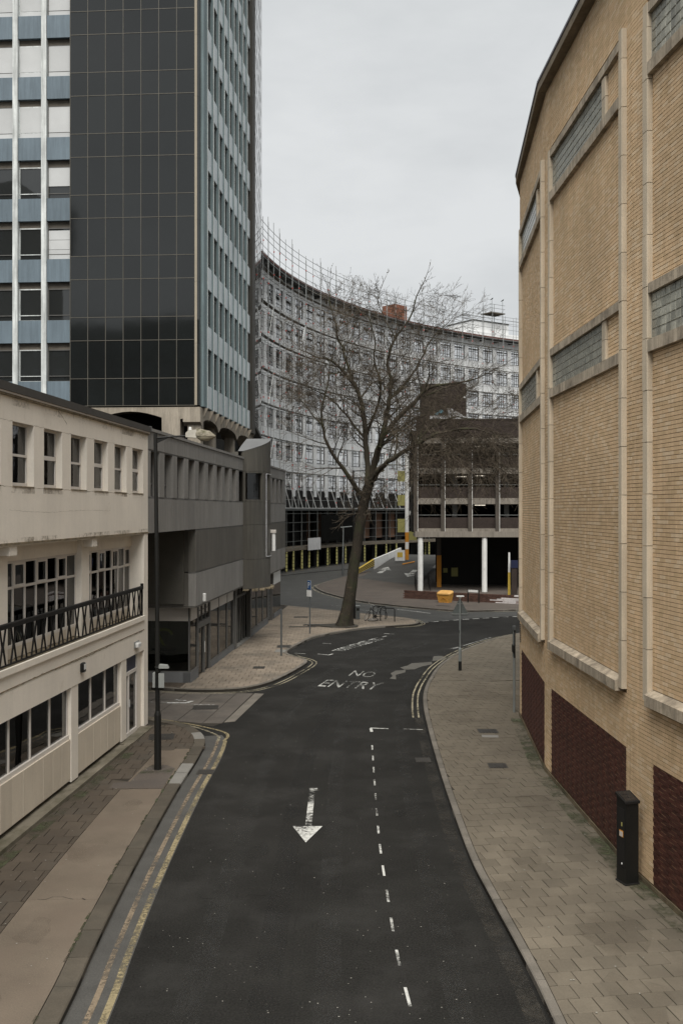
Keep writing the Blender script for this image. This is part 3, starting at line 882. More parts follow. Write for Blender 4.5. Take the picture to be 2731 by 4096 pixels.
# ------------------------------------------------------------------ left frontage
ANG = -math.atan(.0726)
O_L = (-6.23, 32.05, 0)
mat('cream', (.76,.705,.62), .85, .07, .5, .06, 40., .12, streak=.03, dirt=((.42,.35,.26), .9, .60, .78, .5))
mat('cream_panel', (.58,.515,.42), .85, .08, .7, .08, 45., .12, ovar=.05, streak=.05)
mat('cream_dirty', (.22,.18,.12), .9, .25, 3., .2, 30., .2, streak=.5)
mat('fascia', (.060,.056,.050), .8, .12, 1., .08, 40., .1)
mat('upvc', (.62,.58,.53), .5, .06, 2., .03, ovar=.03)
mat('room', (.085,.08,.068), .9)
mat('curtain', (.30,.26,.20), .95, .2, 2., ovar=.25, streak=.35)
mat('black_paint', (.010,.010,.009), .55, .15, 3., .1, 60., .1)
mat('black_rail', (.011,.010,.009), .8, .2, 3., .15, 60., .15, spec=.25)
mat('navy', (.016,.020,.045), .4)
mat('white_plastic', (.62,.62,.60), .4, .06)
mat('grey_plastic', (.22,.23,.22), .5, .1)
mat('step_stone', (.17,.15,.115), .9, .2, 1., .15, 40., .2, dirt=((.07,.065,.04), 1.2, .45, .65, .85))
glass('pane', (.80,.86,.80), .02, .55, 1.5, .25)
glass('pane_dark', (.55,.62,.56), .02, .45, 1.6, .2)
glass('shop_glass', (.66,.76,.66), .015, .6, 1.85, .15)

cb = thing('cream_building', 'cream rendered three-storey building with balcony railing along the left pavement', 'building', O_L, ANG)
YN = -24.
pitch = 1.817
opens = [(-1.755-pitch*k, -.56-pitch*k) for k in range(12)]
w = MB()
w.box(-.3,0,YN,0,6.30,7.52); w.box(-.3,0,YN,0,8.90,9.44)
ed = [0] + [v for o in opens for v in (o[1], o[0])] + [YN]
for a, b_ in zip(ed[::2], ed[1::2]): w.box(-.3,-.0005,b_,a,7.52,8.90)
w.build('wall', 'cream', cb)
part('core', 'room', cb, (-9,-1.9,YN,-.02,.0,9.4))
part('flat_roof', 'fascia', cb, (-9,.0,YN,0,9.44,9.50))
part('wall', 'cream', cb, (-9,-.5,-.5,-.004,6.3,9.44), (-9,-.62,-.5,-.004,0,6.3))
part('fascia_board', 'fascia', cb, (.0,.10,YN,.03,9.50,9.68), (-9,.0,YN,.03,9.50,9.66))
part('drip_edge', 'cream_dirty', cb, (.0,.055,YN,0,9.41,9.455))
part('white_trim', 'upvc', cb, (.0,.07,YN,0,9.457,9.498))
part('drip_edge', 'cream_dirty', cb, (-.3,.02,YN,.02,6.255,6.30))
for k, (a, b_) in enumerate(opens[:8]):
    # sash: tall white frame with a mid rail, set deep in the reveal
    f = MB(); x0, x1 = -.22, -.15
    f.box(x0,x1,a,a+.05,7.52,8.90); f.box(x0,x1,b_-.05,b_,7.52,8.90); f.box(x0,x1,a+.05,b_-.05,7.52,7.60); f.box(x0,x1,a+.05,b_-.05,8.85,8.90)
    zt = 8.20 + (.0 if k % 2 else .03); th = .055 if k % 2 else .10
    f.box(x0,x1+.01,a+.05,b_-.05,zt-th/2,zt+th/2)
    fo = f.build('window', 'upvc', cb)
    MB().box(-.195,-.185,a+.05,b_-.05,7.60,zt-th/2).build('pane','pane',fo); MB().box(-.195,-.185,a+.05,b_-.05,zt+th/2,8.85).build('pane','pane',fo)
    part('window_sill', 'cream_dirty', cb, (-.15,.015,a,b_,7.495,7.521))
    c = MB()
    for j in range(9):
        yy = b_-.10-j*.055 - (.3 if k == 0 else 0)
        c.box(-.42-.03*(j%2),-.40-.03*(j%2),yy-.05,yy,7.5,8.9)
    c.build('curtain','curtain',cb)
# weather marks: grime under sills and below the roof edge, hairline cracks
def hair(pts, w=.004, x=.0016):
    b = MB(); P = spline([(0,*p) for p in pts], .1); n = len(P); A, B = [], []
    for p in P:
        q = random.gauss(0,.008); ww = w*random.uniform(.4,1.5)
        A.append((x,p.y,p.z+q-ww)); B.append((x,p.y,p.z+q+ww))
    b.add(A+B, [(i, n+i, n+i+1, i+1) for i in range(n-1)]); b.build('crack','cream_dirty',cb)
worn_paint('grime_wall', (.20,.15,.09), .98, 1.35, 9., .7)
for k, (a, b_) in enumerate(opens[:8]):
    MB().box(-.001,.0012,a-.05,b_+.06,7.40-.06*random.random(),7.50).build('grime','grime_wall',cb)
    if k < 7: hair([(a-.62,7.50),(a-.3,7.49),(a,7.505)]); hair([(a-.62,8.90),(a-.3,8.895),(a,8.905)], .003)
MB().box(-.001,.0014,YN,0,9.24,9.42).build('grime','grime_wall',cb); MB().box(-.001,.0013,YN,0,6.30,6.40).build('grime','grime_wall',cb)
hair([(-8.1,9.38),(-7.7,9.22),(-7.5,9.12)], .008); hair([(-11,7.0),(-9,6.95),(-6,6.99),(-4,6.97)], .002); hair([(-12,3.19),(-9,3.21),(-6,3.17),(-3,3.205),(-.6,3.2)], .008, .013)
for y in (-3.4,-8.6,-10.2): hair([(y,9.3),(y+.02,9.1),(y-.01,8.98)], .006)
# middle storey: recessed glazing behind the balcony
XR = -.45
part('lintel', 'cream', cb, (XR-.08,XR+.04,YN,-.45,5.86,6.27), (-1.2,-.02,YN,-.01,6.22,6.254))
groups = [(-4.92,-.46),(-10.40,-5.56),(-15.88,-11.04),(-21.4,-16.5)]
for gi, (a, b_) in enumerate(groups):
    n = 7; dy = (b_-a)/n
    f = MB()
    for j in range(n+1):
        yy = a+dy*j; f.box(XR-.06,XR,yy-.028,yy+.028,3.64,5.86)
    f.box(XR-.06,XR-.002,a,b_,5.80,5.86); f.box(XR-.055,XR-.004,a,b_,5.22,5.28); f.box(XR-.06,XR-.003,a,b_,3.9,3.97)
    fo = f.build('window', 'upvc', cb)
    for j in range(n):
        y0, y1 = a+dy*j+.028, a+dy*(j+1)-.028
        MB().box(XR-.035,XR-.03,y0,y1,5.28,5.80).build('pane','pane_dark',fo); MB().box(XR-.035,XR-.03,y0,y1,3.97,5.22).build('pane','pane_dark',fo)
        if j % 2 == (gi % 2):
            s_ = MB(); s_.box(XR-.02,XR+.012,y0,y0+.055,5.24,5.80); s_.box(XR-.02,XR+.012,y1-.055,y1,5.24,5.80); s_.box(XR-.02,XR+.012,y0+.055,y1-.055,5.24,5.31); s_.box(XR-.02,XR+.012,y0+.055,y1-.055,5.75,5.80)
            s_.build('opening_light','upvc',fo)
        MB().box(XR-.05,XR-.004,y0,y1,3.66,3.9).build('infill_panel','cream_panel',fo)
        if random.random() < .45:
            c = MB()
            for q in range(5): c.box(XR-.35-.03*(q%2),XR-.33-.03*(q%2),y0+q*.06,y0+q*.06+.055,4.0,5.8)
            c.build('curtain','curtain',fo)
    part('pier', 'cream', cb, (XR-.1,XR+.16,a-.64,a,3.64,6.2))
    part('beam_end', 'cream', cb, (XR+.16,-.03,a-.52,a-.12,6.02,6.22))
part('end_pillar', 'cream', cb, (-.62,.0,-.46,0,.12,6.26))
part('balcony_floor', 'cream_dirty', cb, (XR-.1,-.0,YN,-.46,3.56,3.64))
part('balcony_ledge', 'cream', cb, (-.02,.05,YN,-.46,3.52,3.66))
# railing: pairs of bent bars that meet at mid height
rl = MB(); rl.bbox(-.07,.03,YN,-.62,4.50,4.60,.012); rl.box(-.045,.005,-.66,-.60,3.66,4.66); rl.box(-.05,.02,-.70,-.58,4.56,4.68)
rail = rl.build('balcony_rail', 'black_rail', cb)
part('rail_foot', 'black_rail', cb, (-.04,.0,YN,-.62,3.70,3.735))
bar = MB(); bar.tube([(-.02,-.15,3.73),(-.02,-.022,4.12),(-.02,-.15,4.51)], .022, 5)
bm_ = bar.mesh('baluster', 'black_rail')
bar = MB(); bar.tube([(-.02,.15,3.73),(-.02,.022,4.12),(-.02,.15,4.51)], .022, 5); bar.box(-.035,-.005,-.03,.03,4.10,4.14)
bm2 = bar.mesh('baluster', 'black_rail')
for k in range(40):
    y = -.95-.575*k
    if y < YN+.3: break
    link('baluster', bm_, cb, (0,y,0)); link('baluster', bm2, cb, (0,y,0))
# street level
part('band', 'cream', cb, (-.2,0,YN,-.46,2.56,3.52))
part('string_course', 'cream_dirty', cb, (.0,.012,YN,-.47,3.20,3.215))
def glazing(a, b_, n, z0, z1, x=-.12, fr=.05):
    f = MB(); dy = (b_-a)/n
    for j in range(n+1): f.box(x-.05,x+.02,a+dy*j-fr/2,a+dy*j+fr/2,z0,z1)
    f.box(x-.05,x+.019,a,b_,z1-.05,z1); f.box(x-.05,x+.05,a-.03,b_+.03,z0-.04,z0+.06)
    fo = f.build('window','upvc',cb)
    for j in range(n): MB().box(x-.02,x-.012,a+dy*j+fr/2,a+dy*(j+1)-fr/2,z0+.06,z1-.05).build('pane','shop_glass',fo)
for a, b_ in ((-6.60,-2.88),(-14.4,-7.17),(-22.2,-14.97)):
    glazing(a, b_, 3 if b_-a < 4 else 6, 1.30, 2.56)
    part('pier', 'cream', cb, (-.2,-.015,b_+.03,b_+.54,.18,2.56))
    n = 6 if b_-a < 4 else 12; dy = (b_-a)/n
    for j in range(n): MB().box(-.12,-.03+random.uniform(-.003,.003),a+dy*j+.008,a+dy*(j+1)-.008,.24,1.258).build('cladding_panel','cream_panel',cb)
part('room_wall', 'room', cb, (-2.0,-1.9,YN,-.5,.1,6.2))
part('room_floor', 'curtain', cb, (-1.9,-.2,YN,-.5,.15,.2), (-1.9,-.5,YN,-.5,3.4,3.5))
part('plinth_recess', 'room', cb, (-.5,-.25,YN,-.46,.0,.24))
# door
f = MB(); d0, d1 = -2.80,-1.02
for yy in (d0, (d0+d1)/2-.03, d1-.06): f.box(-.16,-.06,yy,yy+.06,.14,2.06)
f.box(-.16,-.061,d0,d1,2.0,2.10); f.box(-.16,-.062,d0,d1,.14,.26); f.box(-.16,-.06,d0,d0+.05,2.1,2.56); f.box(-.16,-.06,d1-.05,d1,2.1,2.56)
do = f.build('door','upvc',cb)
for a, b_ in ((d0+.06,(d0+d1)/2-.03),((d0+d1)/2+.03,d1-.06)): MB().box(-.12,-.11,a,b_,.26,2.0).build('pane','shop_glass',do)
MB().box(-.12,-.1,d0+.05,d1-.05,2.1,2.56).build('sign_panel','navy',do)
b = MB(); b.slab([(d0+.06+.10*math.cos(t*math.pi/8-math.pi/2), 2.33+.15*math.sin(t*math.pi/8-math.pi/2)) for t in range(9)], -.1,-.096, 0); b.build('sign_mark','white_plastic',do)
MB().box(-.06,-.05,(d0+d1)/2-.05,(d0+d1)/2+.08,1.02,1.24).build('notice','white_plastic',do)
MB().tube([(-.03,d0+.2,1.0),(-.03,d0+.2,1.5)],.015,6).build('handle','black_paint',do)
part('door_reveal', 'cream', cb, (-.4,-.1,-1.0,-.46,.12,2.56))
part('door_reveal', 'cream', cb, (-.4,-.16,-2.9,-2.81,.12,2.56))
part('door_step', 'step_stone', cb, (-.4,.30,-2.9,-.5,.0,.145))
part('area_kerb', 'step_stone', cb, (.16,.34,YN,-2.95,.0,.20), (-.25,.16,YN,-2.95,.0,.125))
b = MB(); b.bbox(.0,.10,-6.55,-6.33,2.83,3.07,.03); al = b.build('alarm_box','black_paint',cb)
MB().bbox(.101,.112,-6.52,-6.36,2.90,3.04,.005).build('alarm_face','white_plastic',al)
b = MB(); b.bbox(.0,.12,-1.55,-1.15,2.78,2.92,.04); b.build('bulkhead_light','white_plastic',cb)
b = MB(); b.box(.0,.03,-1.6,-1.12,2.76,2.95); b.build('light_bracket','grey_plastic',cb)

# ------------------------------------------------------------------ grey panelled building
mat('grey_panel', (.205,.197,.183), .62, .10, .5, .10, 50., .12, ovar=.07, streak=.16, spec=.35)
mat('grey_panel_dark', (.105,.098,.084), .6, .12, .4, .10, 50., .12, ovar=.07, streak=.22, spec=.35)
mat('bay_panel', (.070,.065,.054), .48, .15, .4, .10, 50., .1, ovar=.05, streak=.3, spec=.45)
mat('lead', (.13,.132,.132), .5, .1, 1.)
mat('frame_grey', (.10,.098,.092), .5, .1, 2.)
mat('shop_fascia', (.46,.43,.39), .7, .06, 1., ovar=.03)
mat('plinth_grey', (.135,.138,.140), .7, .12, 1., .1)
mat('neon', (.55,.55,.57), .4)
gb = thing('grey_building', 'dark grey panelled shop building with a rounded bay, spanning the side street', 'building', O_L, ANG)
GY = 34.4
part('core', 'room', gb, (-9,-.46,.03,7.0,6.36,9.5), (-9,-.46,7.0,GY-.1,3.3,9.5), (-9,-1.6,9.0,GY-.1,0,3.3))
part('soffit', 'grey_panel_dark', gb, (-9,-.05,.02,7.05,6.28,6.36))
cop = MB(); cop.box(-.6,.05,.0,18.0,9.56,9.66); cop.box(-.6,.05,22.2,GY,9.56,9.66); cop.build('coping','grey_panel',gb)
part('roof', 'fascia', gb, (-9,-.6,.02,GY,9.4,9.5))
part('gutter_end', 'lead', gb, (-.25,.1,-.03,.14,9.54,9.70))
def panel(name, m, y0, y1, z0, z1, x0=-.3, x1=0., parent=gb, j=.009):
    return MB().box(x0, x1+random.uniform(-.003,.003), y0+j, y1-j, z0+j, z1-j).build(name, m, parent)
spans = [(.0,17.9),(22.3,GY)]
for a0, a1 in spans:
    k0 = 0
    ys = [.0] ; y = .36
    if a0 > 1: y = a0+.5; ys = [a0]
    wins = []
    while y+1.14 < a1:
        wins.append((y, y+1.14)); y += 1.817
    edges = [a0]
    for (p, q) in wins: edges += [p, q]
    edges.append(a1)
    for p, q in zip(edges, edges[1:]):
        panel('wall_panel','grey_panel',p,q,8.97,9.56); panel('wall_panel','grey_panel',p,q,6.24,7.38)
    for p, q in zip(edges[::2], edges[1::2]):
        if q-p > .05: panel('wall_panel','grey_panel',p,q,7.42,8.94,-.3)
    for (p, q) in wins:
        f = MB(); f.box(-.28,-.24,p,p+.05,7.42,8.94); f.box(-.28,-.24,q-.05,q,7.42,8.94); f.box(-.28,-.24,p,q,7.42,7.47); f.box(-.28,-.235,p+.05,q-.05,7.85,7.90); f.box(-.28,-.24,p+.05,q-.05,8.88,8.94)
        fo = f.build('window','frame_grey',gb)
        MB().box(-.275,-.27,p+.05,q-.05,7.47,8.88).build('pane','pane_dark',fo)
    part('joint_rail','frame_grey',gb,(-.3,-.02,a0,a1,8.93,8.98),(-.3,-.02,a0,a1,7.37,7.43))
def band(y0, y1, z0, z1, m, w_):
    n = max(1, round((y1-y0)/w_)); dy = (y1-y0)/n
    for k in range(n): panel('wall_panel', m, y0+dy*k, y0+dy*(k+1), z0, z1)
for a0, a1 in ((7.08,17.9),(22.3,GY)):
    band(a0, a1, 4.56, 6.20, 'grey_panel_dark', 2.0); band(a0, a1, 3.20, 4.52, 'grey_panel', .91)
    part('joint_rail','frame_grey',gb,(-.3,-.02,a0,a1,6.19,6.25),(-.3,-.02,a0,a1,4.51,4.57))
# return wall of the corner, facing the side street
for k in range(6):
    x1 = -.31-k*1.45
    for z0, z1, m in ((4.56,6.27,'bay_panel'),(3.20,4.52,'grey_panel_dark')):  # upper band coloured darker to stand in for shade under the span
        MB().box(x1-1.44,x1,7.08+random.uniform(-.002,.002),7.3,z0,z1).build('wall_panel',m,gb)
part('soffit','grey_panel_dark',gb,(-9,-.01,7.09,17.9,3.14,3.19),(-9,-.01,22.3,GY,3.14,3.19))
# shopfront: plinth, glazing, pale sign band, door
SX = -.34
part('plinth','plinth_grey',gb,(SX-.3,SX+.03,7.62,9.0,.1,.50),(-9,SX,7.62,7.9,.1,.52),(SX-.3,SX+.03,11.5,17.2,.1,.34))
part('sign_band','shop_fascia',gb,(-9,SX-.08,7.66,7.72,2.56,3.14),(SX-.06,SX,7.72,8.9,2.56,3.14),(SX-.06,SX,11.45,17.1,2.58,3.14))
f = MB()
for xx in (-.38,-2.45,-4.9): f.box(xx-.05,xx,7.64,7.74,.5,3.14)
f.box(-9,-.38,7.65,7.73,.50,.56)
rw = f.build('window','frame_grey',gb)
for a, b_ in ((-2.45,-.43),(-4.9,-2.5),(-9,-4.95)): MB().box(a,b_,7.69,7.70,.56,2.56).build('pane','shop_glass',rw)
f = MB()
for yy in (8.86,11.42,13.4,15.4,17.05): f.box(SX-.08,SX+.02,yy,yy+.07,.3,3.14)
f.box(SX-.08,SX+.02,7.72,8.86,.50,.56); f.box(SX-.08,SX+.02,11.5,17.1,.34,.40)
sw = f.build('window','frame_grey',gb)
for a, b_, z0 in ((7.74,8.86,.56),(11.49,13.4,.4),(13.47,15.4,.4),(15.47,17.05,.4)): MB().box(SX-.03,SX-.025,a,b_,z0,2.57).build('pane','shop_glass',sw)
f = MB(); f.box(SX-.1,SX+.03,8.93,9.05,.1,2.35); f.box(SX-.1,SX+.03,11.30,11.42,.1,3.14); f.box(SX-.1,SX+.03,9.05,11.30,2.1,2.36)
f.box(SX-.1,SX+.03,10.15,10.27,.12,2.1)
for yy in (9.05,9.75,10.5,11.22): f.box(SX-.08,SX+.02,yy,yy+.06,2.36,3.14)
for zz in (2.6,2.8,3.0): f.box(SX-.05,SX,9.05,11.3,zz,zz+.02)
dd = f.build('door','frame_grey',gb)
for a, b_ in ((9.05,10.15),(10.27,11.3)): MB().box(SX-.05,SX-.045,a,b_,.2,2.1).build('pane','shop_glass',dd)
MB().box(SX-.06,SX-.045,9.05,11.3,2.56,3.12).build('louvre','shop_fascia',dd)
MB().tube([(SX+.08,10.0,1.0),(SX+.08,10.0,1.45)],.016,6).build('handle','white_plastic',dd)
b = MB(); b.bbox(.0,.12,8.3,8.48,3.30,3.62,.03); b.build('alarm_box','white_plastic',gb)
# window lettering and emblem on the side glass
mat('vinyl_dark', (.004,.0045,.004), .5)
mat('vinyl_green', (.030,.034,.012), .5)
for s, z, a, b_ in (('MEDIGOLD', 1.34, -1.92, -.92), ('HEALTH', 1.16, -1.76, -1.08)):
    text_sheet('lettering', s, 'vinyl_dark', gb, (lambda z, a, b_: lambda u, v: (a+(b_-a)*u, 7.685, z+.14*v))(z, a, b_))
b = MB(); q = [( -1.42+.36*math.cos(t), 2.02+.26*math.sin(t)) for t in [2.9-k*.24 for k in range(13)]]; p_ = [(-1.40+.27*math.cos(t)-.02, 2.0+.17*math.sin(t)) for t in [2.9-k*.24 for k in range(13)]]
b.slab(q + p_[::-1], 7.684, 7.686, 1); b.slab([(-1.72,2.06),(-1.6,2.04),(-1.42,1.66),(-1.34,1.56),(-1.5,1.60)], 7.684, 7.6865, 1); b.build('emblem','vinyl_green',gb)
# entrance under the bay, further glazing, shutter
f = MB()
for yy in (17.2,18.0,18.5,19.0,19.6,20.3,21.0): f.box(SX-.2,SX-.1,yy,yy+.07,.12,3.0)
f.box(SX-.12,SX+.1,17.2,17.5,.1,3.14); f.box(SX-.12,SX+.1,21.6,22.0,.1,3.14); f.box(SX-.2,SX-.1,17.5,21.6,2.5,2.62)
en = f.build('entrance','frame_grey',gb)
MB().box(SX-.16,SX-.15,17.5,21.6,.2,3.0).build('pane','shop_glass',en); MB().box(SX-.7,SX+.1,17.5,21.6,.1,.16).build('threshold','kerb_new',en)
f = MB()
for yy in (22.0,24.2,26.4,28.4): f.box(SX-.02,SX+.06,yy,yy+.07,.4,3.0)
f.box(SX-.02,SX+.06,22.0,28.4,.4,.48); f.box(SX-.02,SX+.06,22,28.4,2.9,3.0)
fw = f.build('window','frame_grey',gb)
for a, b_ in ((22.07,24.2),(24.27,26.4),(26.47,28.4)): MB().box(SX+.01,SX+.015,a,b_,.48,2.9).build('pane','shop_glass',fw)
part('plinth','plinth_grey',gb,(SX-.3,SX+.05,22.0,28.5,.1,.4),(SX-.3,SX+.05,31.2,GY,.1,.4))
b = MB()
for k in range(24): b.box(SX-.15,SX-.12+.02*(k%2),28.6,30.2,.2+k*.11,.29+k*.11)
sh = b.build('shutter','lead',gb)
MB().box(SX-.118,SX-.112,28.9,29.9,.9,2.4).build('poster','navy',gb)
part('pier','frame_grey',gb,(SX-.3,SX+.06,28.47,28.62,.1,3.1),(SX-.3,SX+.06,30.2,30.4,.1,3.1))
part('sign_board','white_plastic',gb,(SX+.06,SX+.1,30.6,33.8,2.3,3.1))
MB().box(SX,SX+.006,30.5,GY,.4,3.1).build('pane','shop_glass',fw)
# the rounded bay, panel by panel, with a slanting lead top
XC, YC, RB = -1.76, 20.1, 2.81
t0 = math.asin(2.2/RB)
def bp(t, r=RB): return (XC+r*math.cos(t), YC+r*math.sin(t))
angs = [-t0, -.36, .0, .36, t0]
levels = [3.02, 4.5, 6.25, 7.42, 8.95]
def ztop(t):
    f = (t+t0)/(2*t0)
    return 9.95 + .85*min(1, f/.62) if f < .62 else 10.8 - (f-.62)/.38*1.1
def bay_panel(ta, tb, za, zb, name='bay_panel', m='bay_panel', r0=RB-.2, r1=RB):
    n = 6; b = MB(); vs = []
    g = .0025; ta += g; tb -= g
    for k in range(n+1):
        t = ta+(tb-ta)*k/n
        z1 = zb-.006 if zb else ztop(t)
        p, q = bp(t, r1), bp(t, r0)
        vs += [(p[0],p[1],za+.006),(p[0],p[1],z1),(q[0],q[1],za+.006),(q[0],q[1],z1)]
    fs = []
    for k in range(n):
        a, c = 4*k, 4*k+4
        fs += [(a,c,c+1,a+1),(a+1,c+1,c+3,a+3),(a,a+2,c+2,c)]
    fs += [(0,1,3,2),(4*n,4*n+2,4*n+3,4*n+1)]
    b.add(vs, fs); return b.build(name, m, gb)
for a, b_ in zip(angs, angs[1:]):
    for za, zb in zip(levels, levels[1:] + [None]):
        if zb == 8.95:
            bay_panel(a, a+.06, za, zb); bay_panel(b_-.06, b_, za, zb); bay_panel(a+.06, b_-.06, za, za+.12); bay_panel(a+.06, b_-.06, zb-.08, zb)
            bay_panel(a+.05, b_-.05, za+.1, zb-.06, 'bay_window', 'pane_dark', RB-.14, RB-.12)
        else: bay_panel(a, b_, za, zb)
bay_panel(-t0+.01, t0-.01, 3.05, 8.9, 'bay_core', 'room', RB-.4, RB-.21)
b = MB(); n = 12; vs = []
for k in range(n+1):
    t = -t0+2*t0*k/n; p = bp(t); vs.append((p[0]+.02,p[1],ztop(t)+.012))
for k in range(n+1):
    t = -t0+2*t0*k/n; p = bp(t); vs.append((-.25,p[1],ztop(t)+.012))
b.add(vs, [(k,k+1,n+2+k,n+1+k) for k in range(n)]); b.build('bay_roof','lead',gb)
part('bay_back','bay_panel',gb,(-.6,-.25,17.95,22.25,9.5,9.93))
b = MB()
for k in range(9):
    t = -t0+.05+(2*t0-.1)*k/8; p = bp(t, RB+.02)
    b.box(p[0]-.1,p[0]+.16,p[1]-.25,p[1]+.25,2.93+random.uniform(-.02,.02),3.01)
b.build('bay_drip','cream_dirty',gb)
nb = MB(); q = [bp(t, RB+.03) for t in (-.28,-.1,.1,.3,.5)]
nb.tube([(q[0][0],q[0][1],4.6),(q[0][0],q[0][1],8.86)],.014,6); nb.tube([(p[0],p[1],8.86) for p in q],.012,6); nb.tube([(p[0],p[1],4.6) for p in q],.012,6)
nb.build('light_tube','neon',gb)
p = bp(.1, RB+.16)
b = MB(); b.lathe([(.10,4.86),(.10,5.80)],12,p); b.build('lamp_column','white_plastic',gb)
b = MB(); b.bbox(p[0]-.2,p[0]+.13,p[1]-.14,p[1]+.14,5.80,5.96,.02); b.build('lamp_cap','shop_fascia',gb)
# ------------------------------------------------------------------ office tower
def gloss(name, col, rough, spec, ovar=.15, wave=.15, ior=1.6):
    m = mat(name, col, rough, .08, .6, 0., 10., 0., 0., ovar, spec)
    b = m.node_tree.nodes['Principled BSDF']; b.inputs['IOR'].default_value = ior
    n, l = m.node_tree.nodes, m.node_tree.links
    geo = n.new('ShaderNodeNewGeometry'); t = n.new('ShaderNodeTexNoise'); t.inputs['Scale'].default_value = .9; t.inputs['Detail'].default_value = 1
    l.new(geo.outputs['Position'], t.inputs['Vector'])
    bp_ = n.new('ShaderNodeBump'); bp_.inputs['Strength'].default_value = wave; bp_.inputs['Distance'].default_value = .03
    l.new(t.outputs['Fac'], bp_.inputs['Height']); l.new(bp_.outputs['Normal'], b.inputs['Normal'])
    return m
gloss('black_panel', (.010,.0115,.0115), .06, .5, .25, .06, 1.62)
gloss('side_glass', (.012,.013,.013), .06, .5, .3, .05, 1.3)
gloss('wing_glass', (.02,.022,.022), .02, .5, .2, .03, 1.75)
mat('blue_panel', (.125,.162,.19), .6, .08, .5, .08, 40., .05, ovar=.06, streak=.18)
mat('side_panel', (.50,.55,.57), .6, .08, .4, .06, 40., .05, ovar=.04, streak=.12)
mat('side_fin', (.155,.205,.215), .65, .10, .4, .08, 40., .05, ovar=.05, streak=.2)
mat('mullion', (.55,.575,.565), .6, .18, 1.2, .08, 40., .05, ovar=.05, streak=.35)
mat('bronze_rail', (.095,.088,.073), .5, .12, 1.)
mat('edge_trim', (.30,.265,.205), .7, .10, .7, .08, ovar=.05)
mat('dark_strip', (.045,.042,.036), .7, .1, 1.)
mat('concrete', (.30,.265,.215), .9, .14, .7, .12, 35., .2, streak=.3, dirt=((.15,.13,.10), .8, .5, .7, .6))
mat('lintel_brown', (.13,.115,.095), .8, .2, 2., ovar=.2)
mat('window_white', (.46,.47,.47), .8, .05, 1., ovar=.06)  # white that stands in for bright sky in the upper windows
tw = thing('office_tower', 'tall office tower with black glass panels and pale blue finned side', 'tower', (-7.55, 53.0, 0), ANG)
ZH = 43.2
Z0 = 12.59
part('core', 'void', tw, (-30,-.6,.45,15.2,12.7,ZH), (-30,-7.2,.7,3,9.0,12.7))
# front: seven columns of black panels in a thin metal grid
rowz = [12.59, 14.05]
z = 16.09
while z < ZH: rowz += [z, z+1.25]; z += 3.29
cw = .967
xs = [-.27-cw*k for k in range(8)]
for i in range(7):
    for z0, z1 in zip(rowz, rowz[1:]):
        b = MB().box(xs[i+1]+.012, xs[i]-.012, .0, .06, z0+.012, z1-.012)
        t_, q_ = random.gauss(0,.0022), random.gauss(0,.0022)          # every sheet sits a touch out of true
        b.v = [(v[0], v[1]+(t_ if v[0] > xs[i]-.1 else -t_)+(q_ if v[2] > z1-.1 else -q_), v[2]) for v in b.v]
        b.build('black_panel','black_panel',tw)
for x in xs: MB().box(x-.016,x+.016,-.02,.05,Z0-.02,ZH).build('grid_upright','bronze_rail',tw)
for z in rowz: MB().box(xs[7],xs[0],-.018,.05,z-.016,z+.016).build('grid_rail','bronze_rail',tw)
z = Z0
while z < ZH:
    MB().box(-.27+.02,-.13,-.05,.3,z+.004,z+3.286).build('edge_trim','edge_trim',tw); MB().box(-.128,-.02,.0,.28,z+.004,z+3.286).build('edge_glass','wing_glass',tw); z += 3.29
# left: windows and blue spandrels between pale mullions
lx = xs[7]
mx = [lx-.02-1.28-1.585*k for k in range(9)]
for x in mx: MB().box(x-.30,x-.02,-.02,.4,10,ZH).build('mullion','mullion',tw)
xl_ = [lx-.02] + mx
cell = 0
for i in range(7):
    x1 = (lx-.03) if i == 0 else mx[i-1]-.31
    x0 = mx[i]-.01
    z = 16.02-3.29
    while z < ZH:
        MB().box(x0,x1,.05,.35,z,z+1.21).build('spandrel','blue_panel',tw)
        zt = z+3.29
        MB().box(x0,x1,.28,.4,zt-.34,zt).build('lintel','lintel_brown',tw)
        f = MB(); f.box(x0,x0+.05,.22,.30,z+1.21,zt-.34); f.box(x1-.05,x1,.22,.30,z+1.21,zt-.34); f.box(x0,x1,.21,.30,zt-.40,zt-.34); f.box(x0,x1,.21,.30,z+1.49,z+1.53); f.box(x0,x1,.22,.3,z+1.21,z+1.25)
        wo = f.build('window','mullion' if i % 2 else 'frame_grey',tw)
        MB().box(x0+.05,x1-.05,.25,.26,z+1.25,z+1.49).build('pane','wing_glass',wo); MB().box(x0+.05,x1-.05,.25,.26,z+1.53,zt-.40).build('pane','wing_glass',wo)
        if z > 25.8 or (z > 22 and i == 0): MB().box(x0+.05,x1-.05,.2,.215,z+1.53 if z > 25.8 else z+1.9,zt-.40).build('sky_board','window_white',wo);  # white boards in place of sky brightness on the upper panes
        if z > 25.8: MB().box(x0+.05,x1-.05,.2,.215,z+1.25,z+1.49).build('sky_board','window_white',wo)
        if 19 < z < 20 and i == 0: 
            for q in range(3): MB().box(x0+.05,x1-.05,.215,.245,z+1.26+q*.52,z+1.26+q*.52+.50).build('blind_board','window_white',tw)
        z += 3.29
        cell += 1
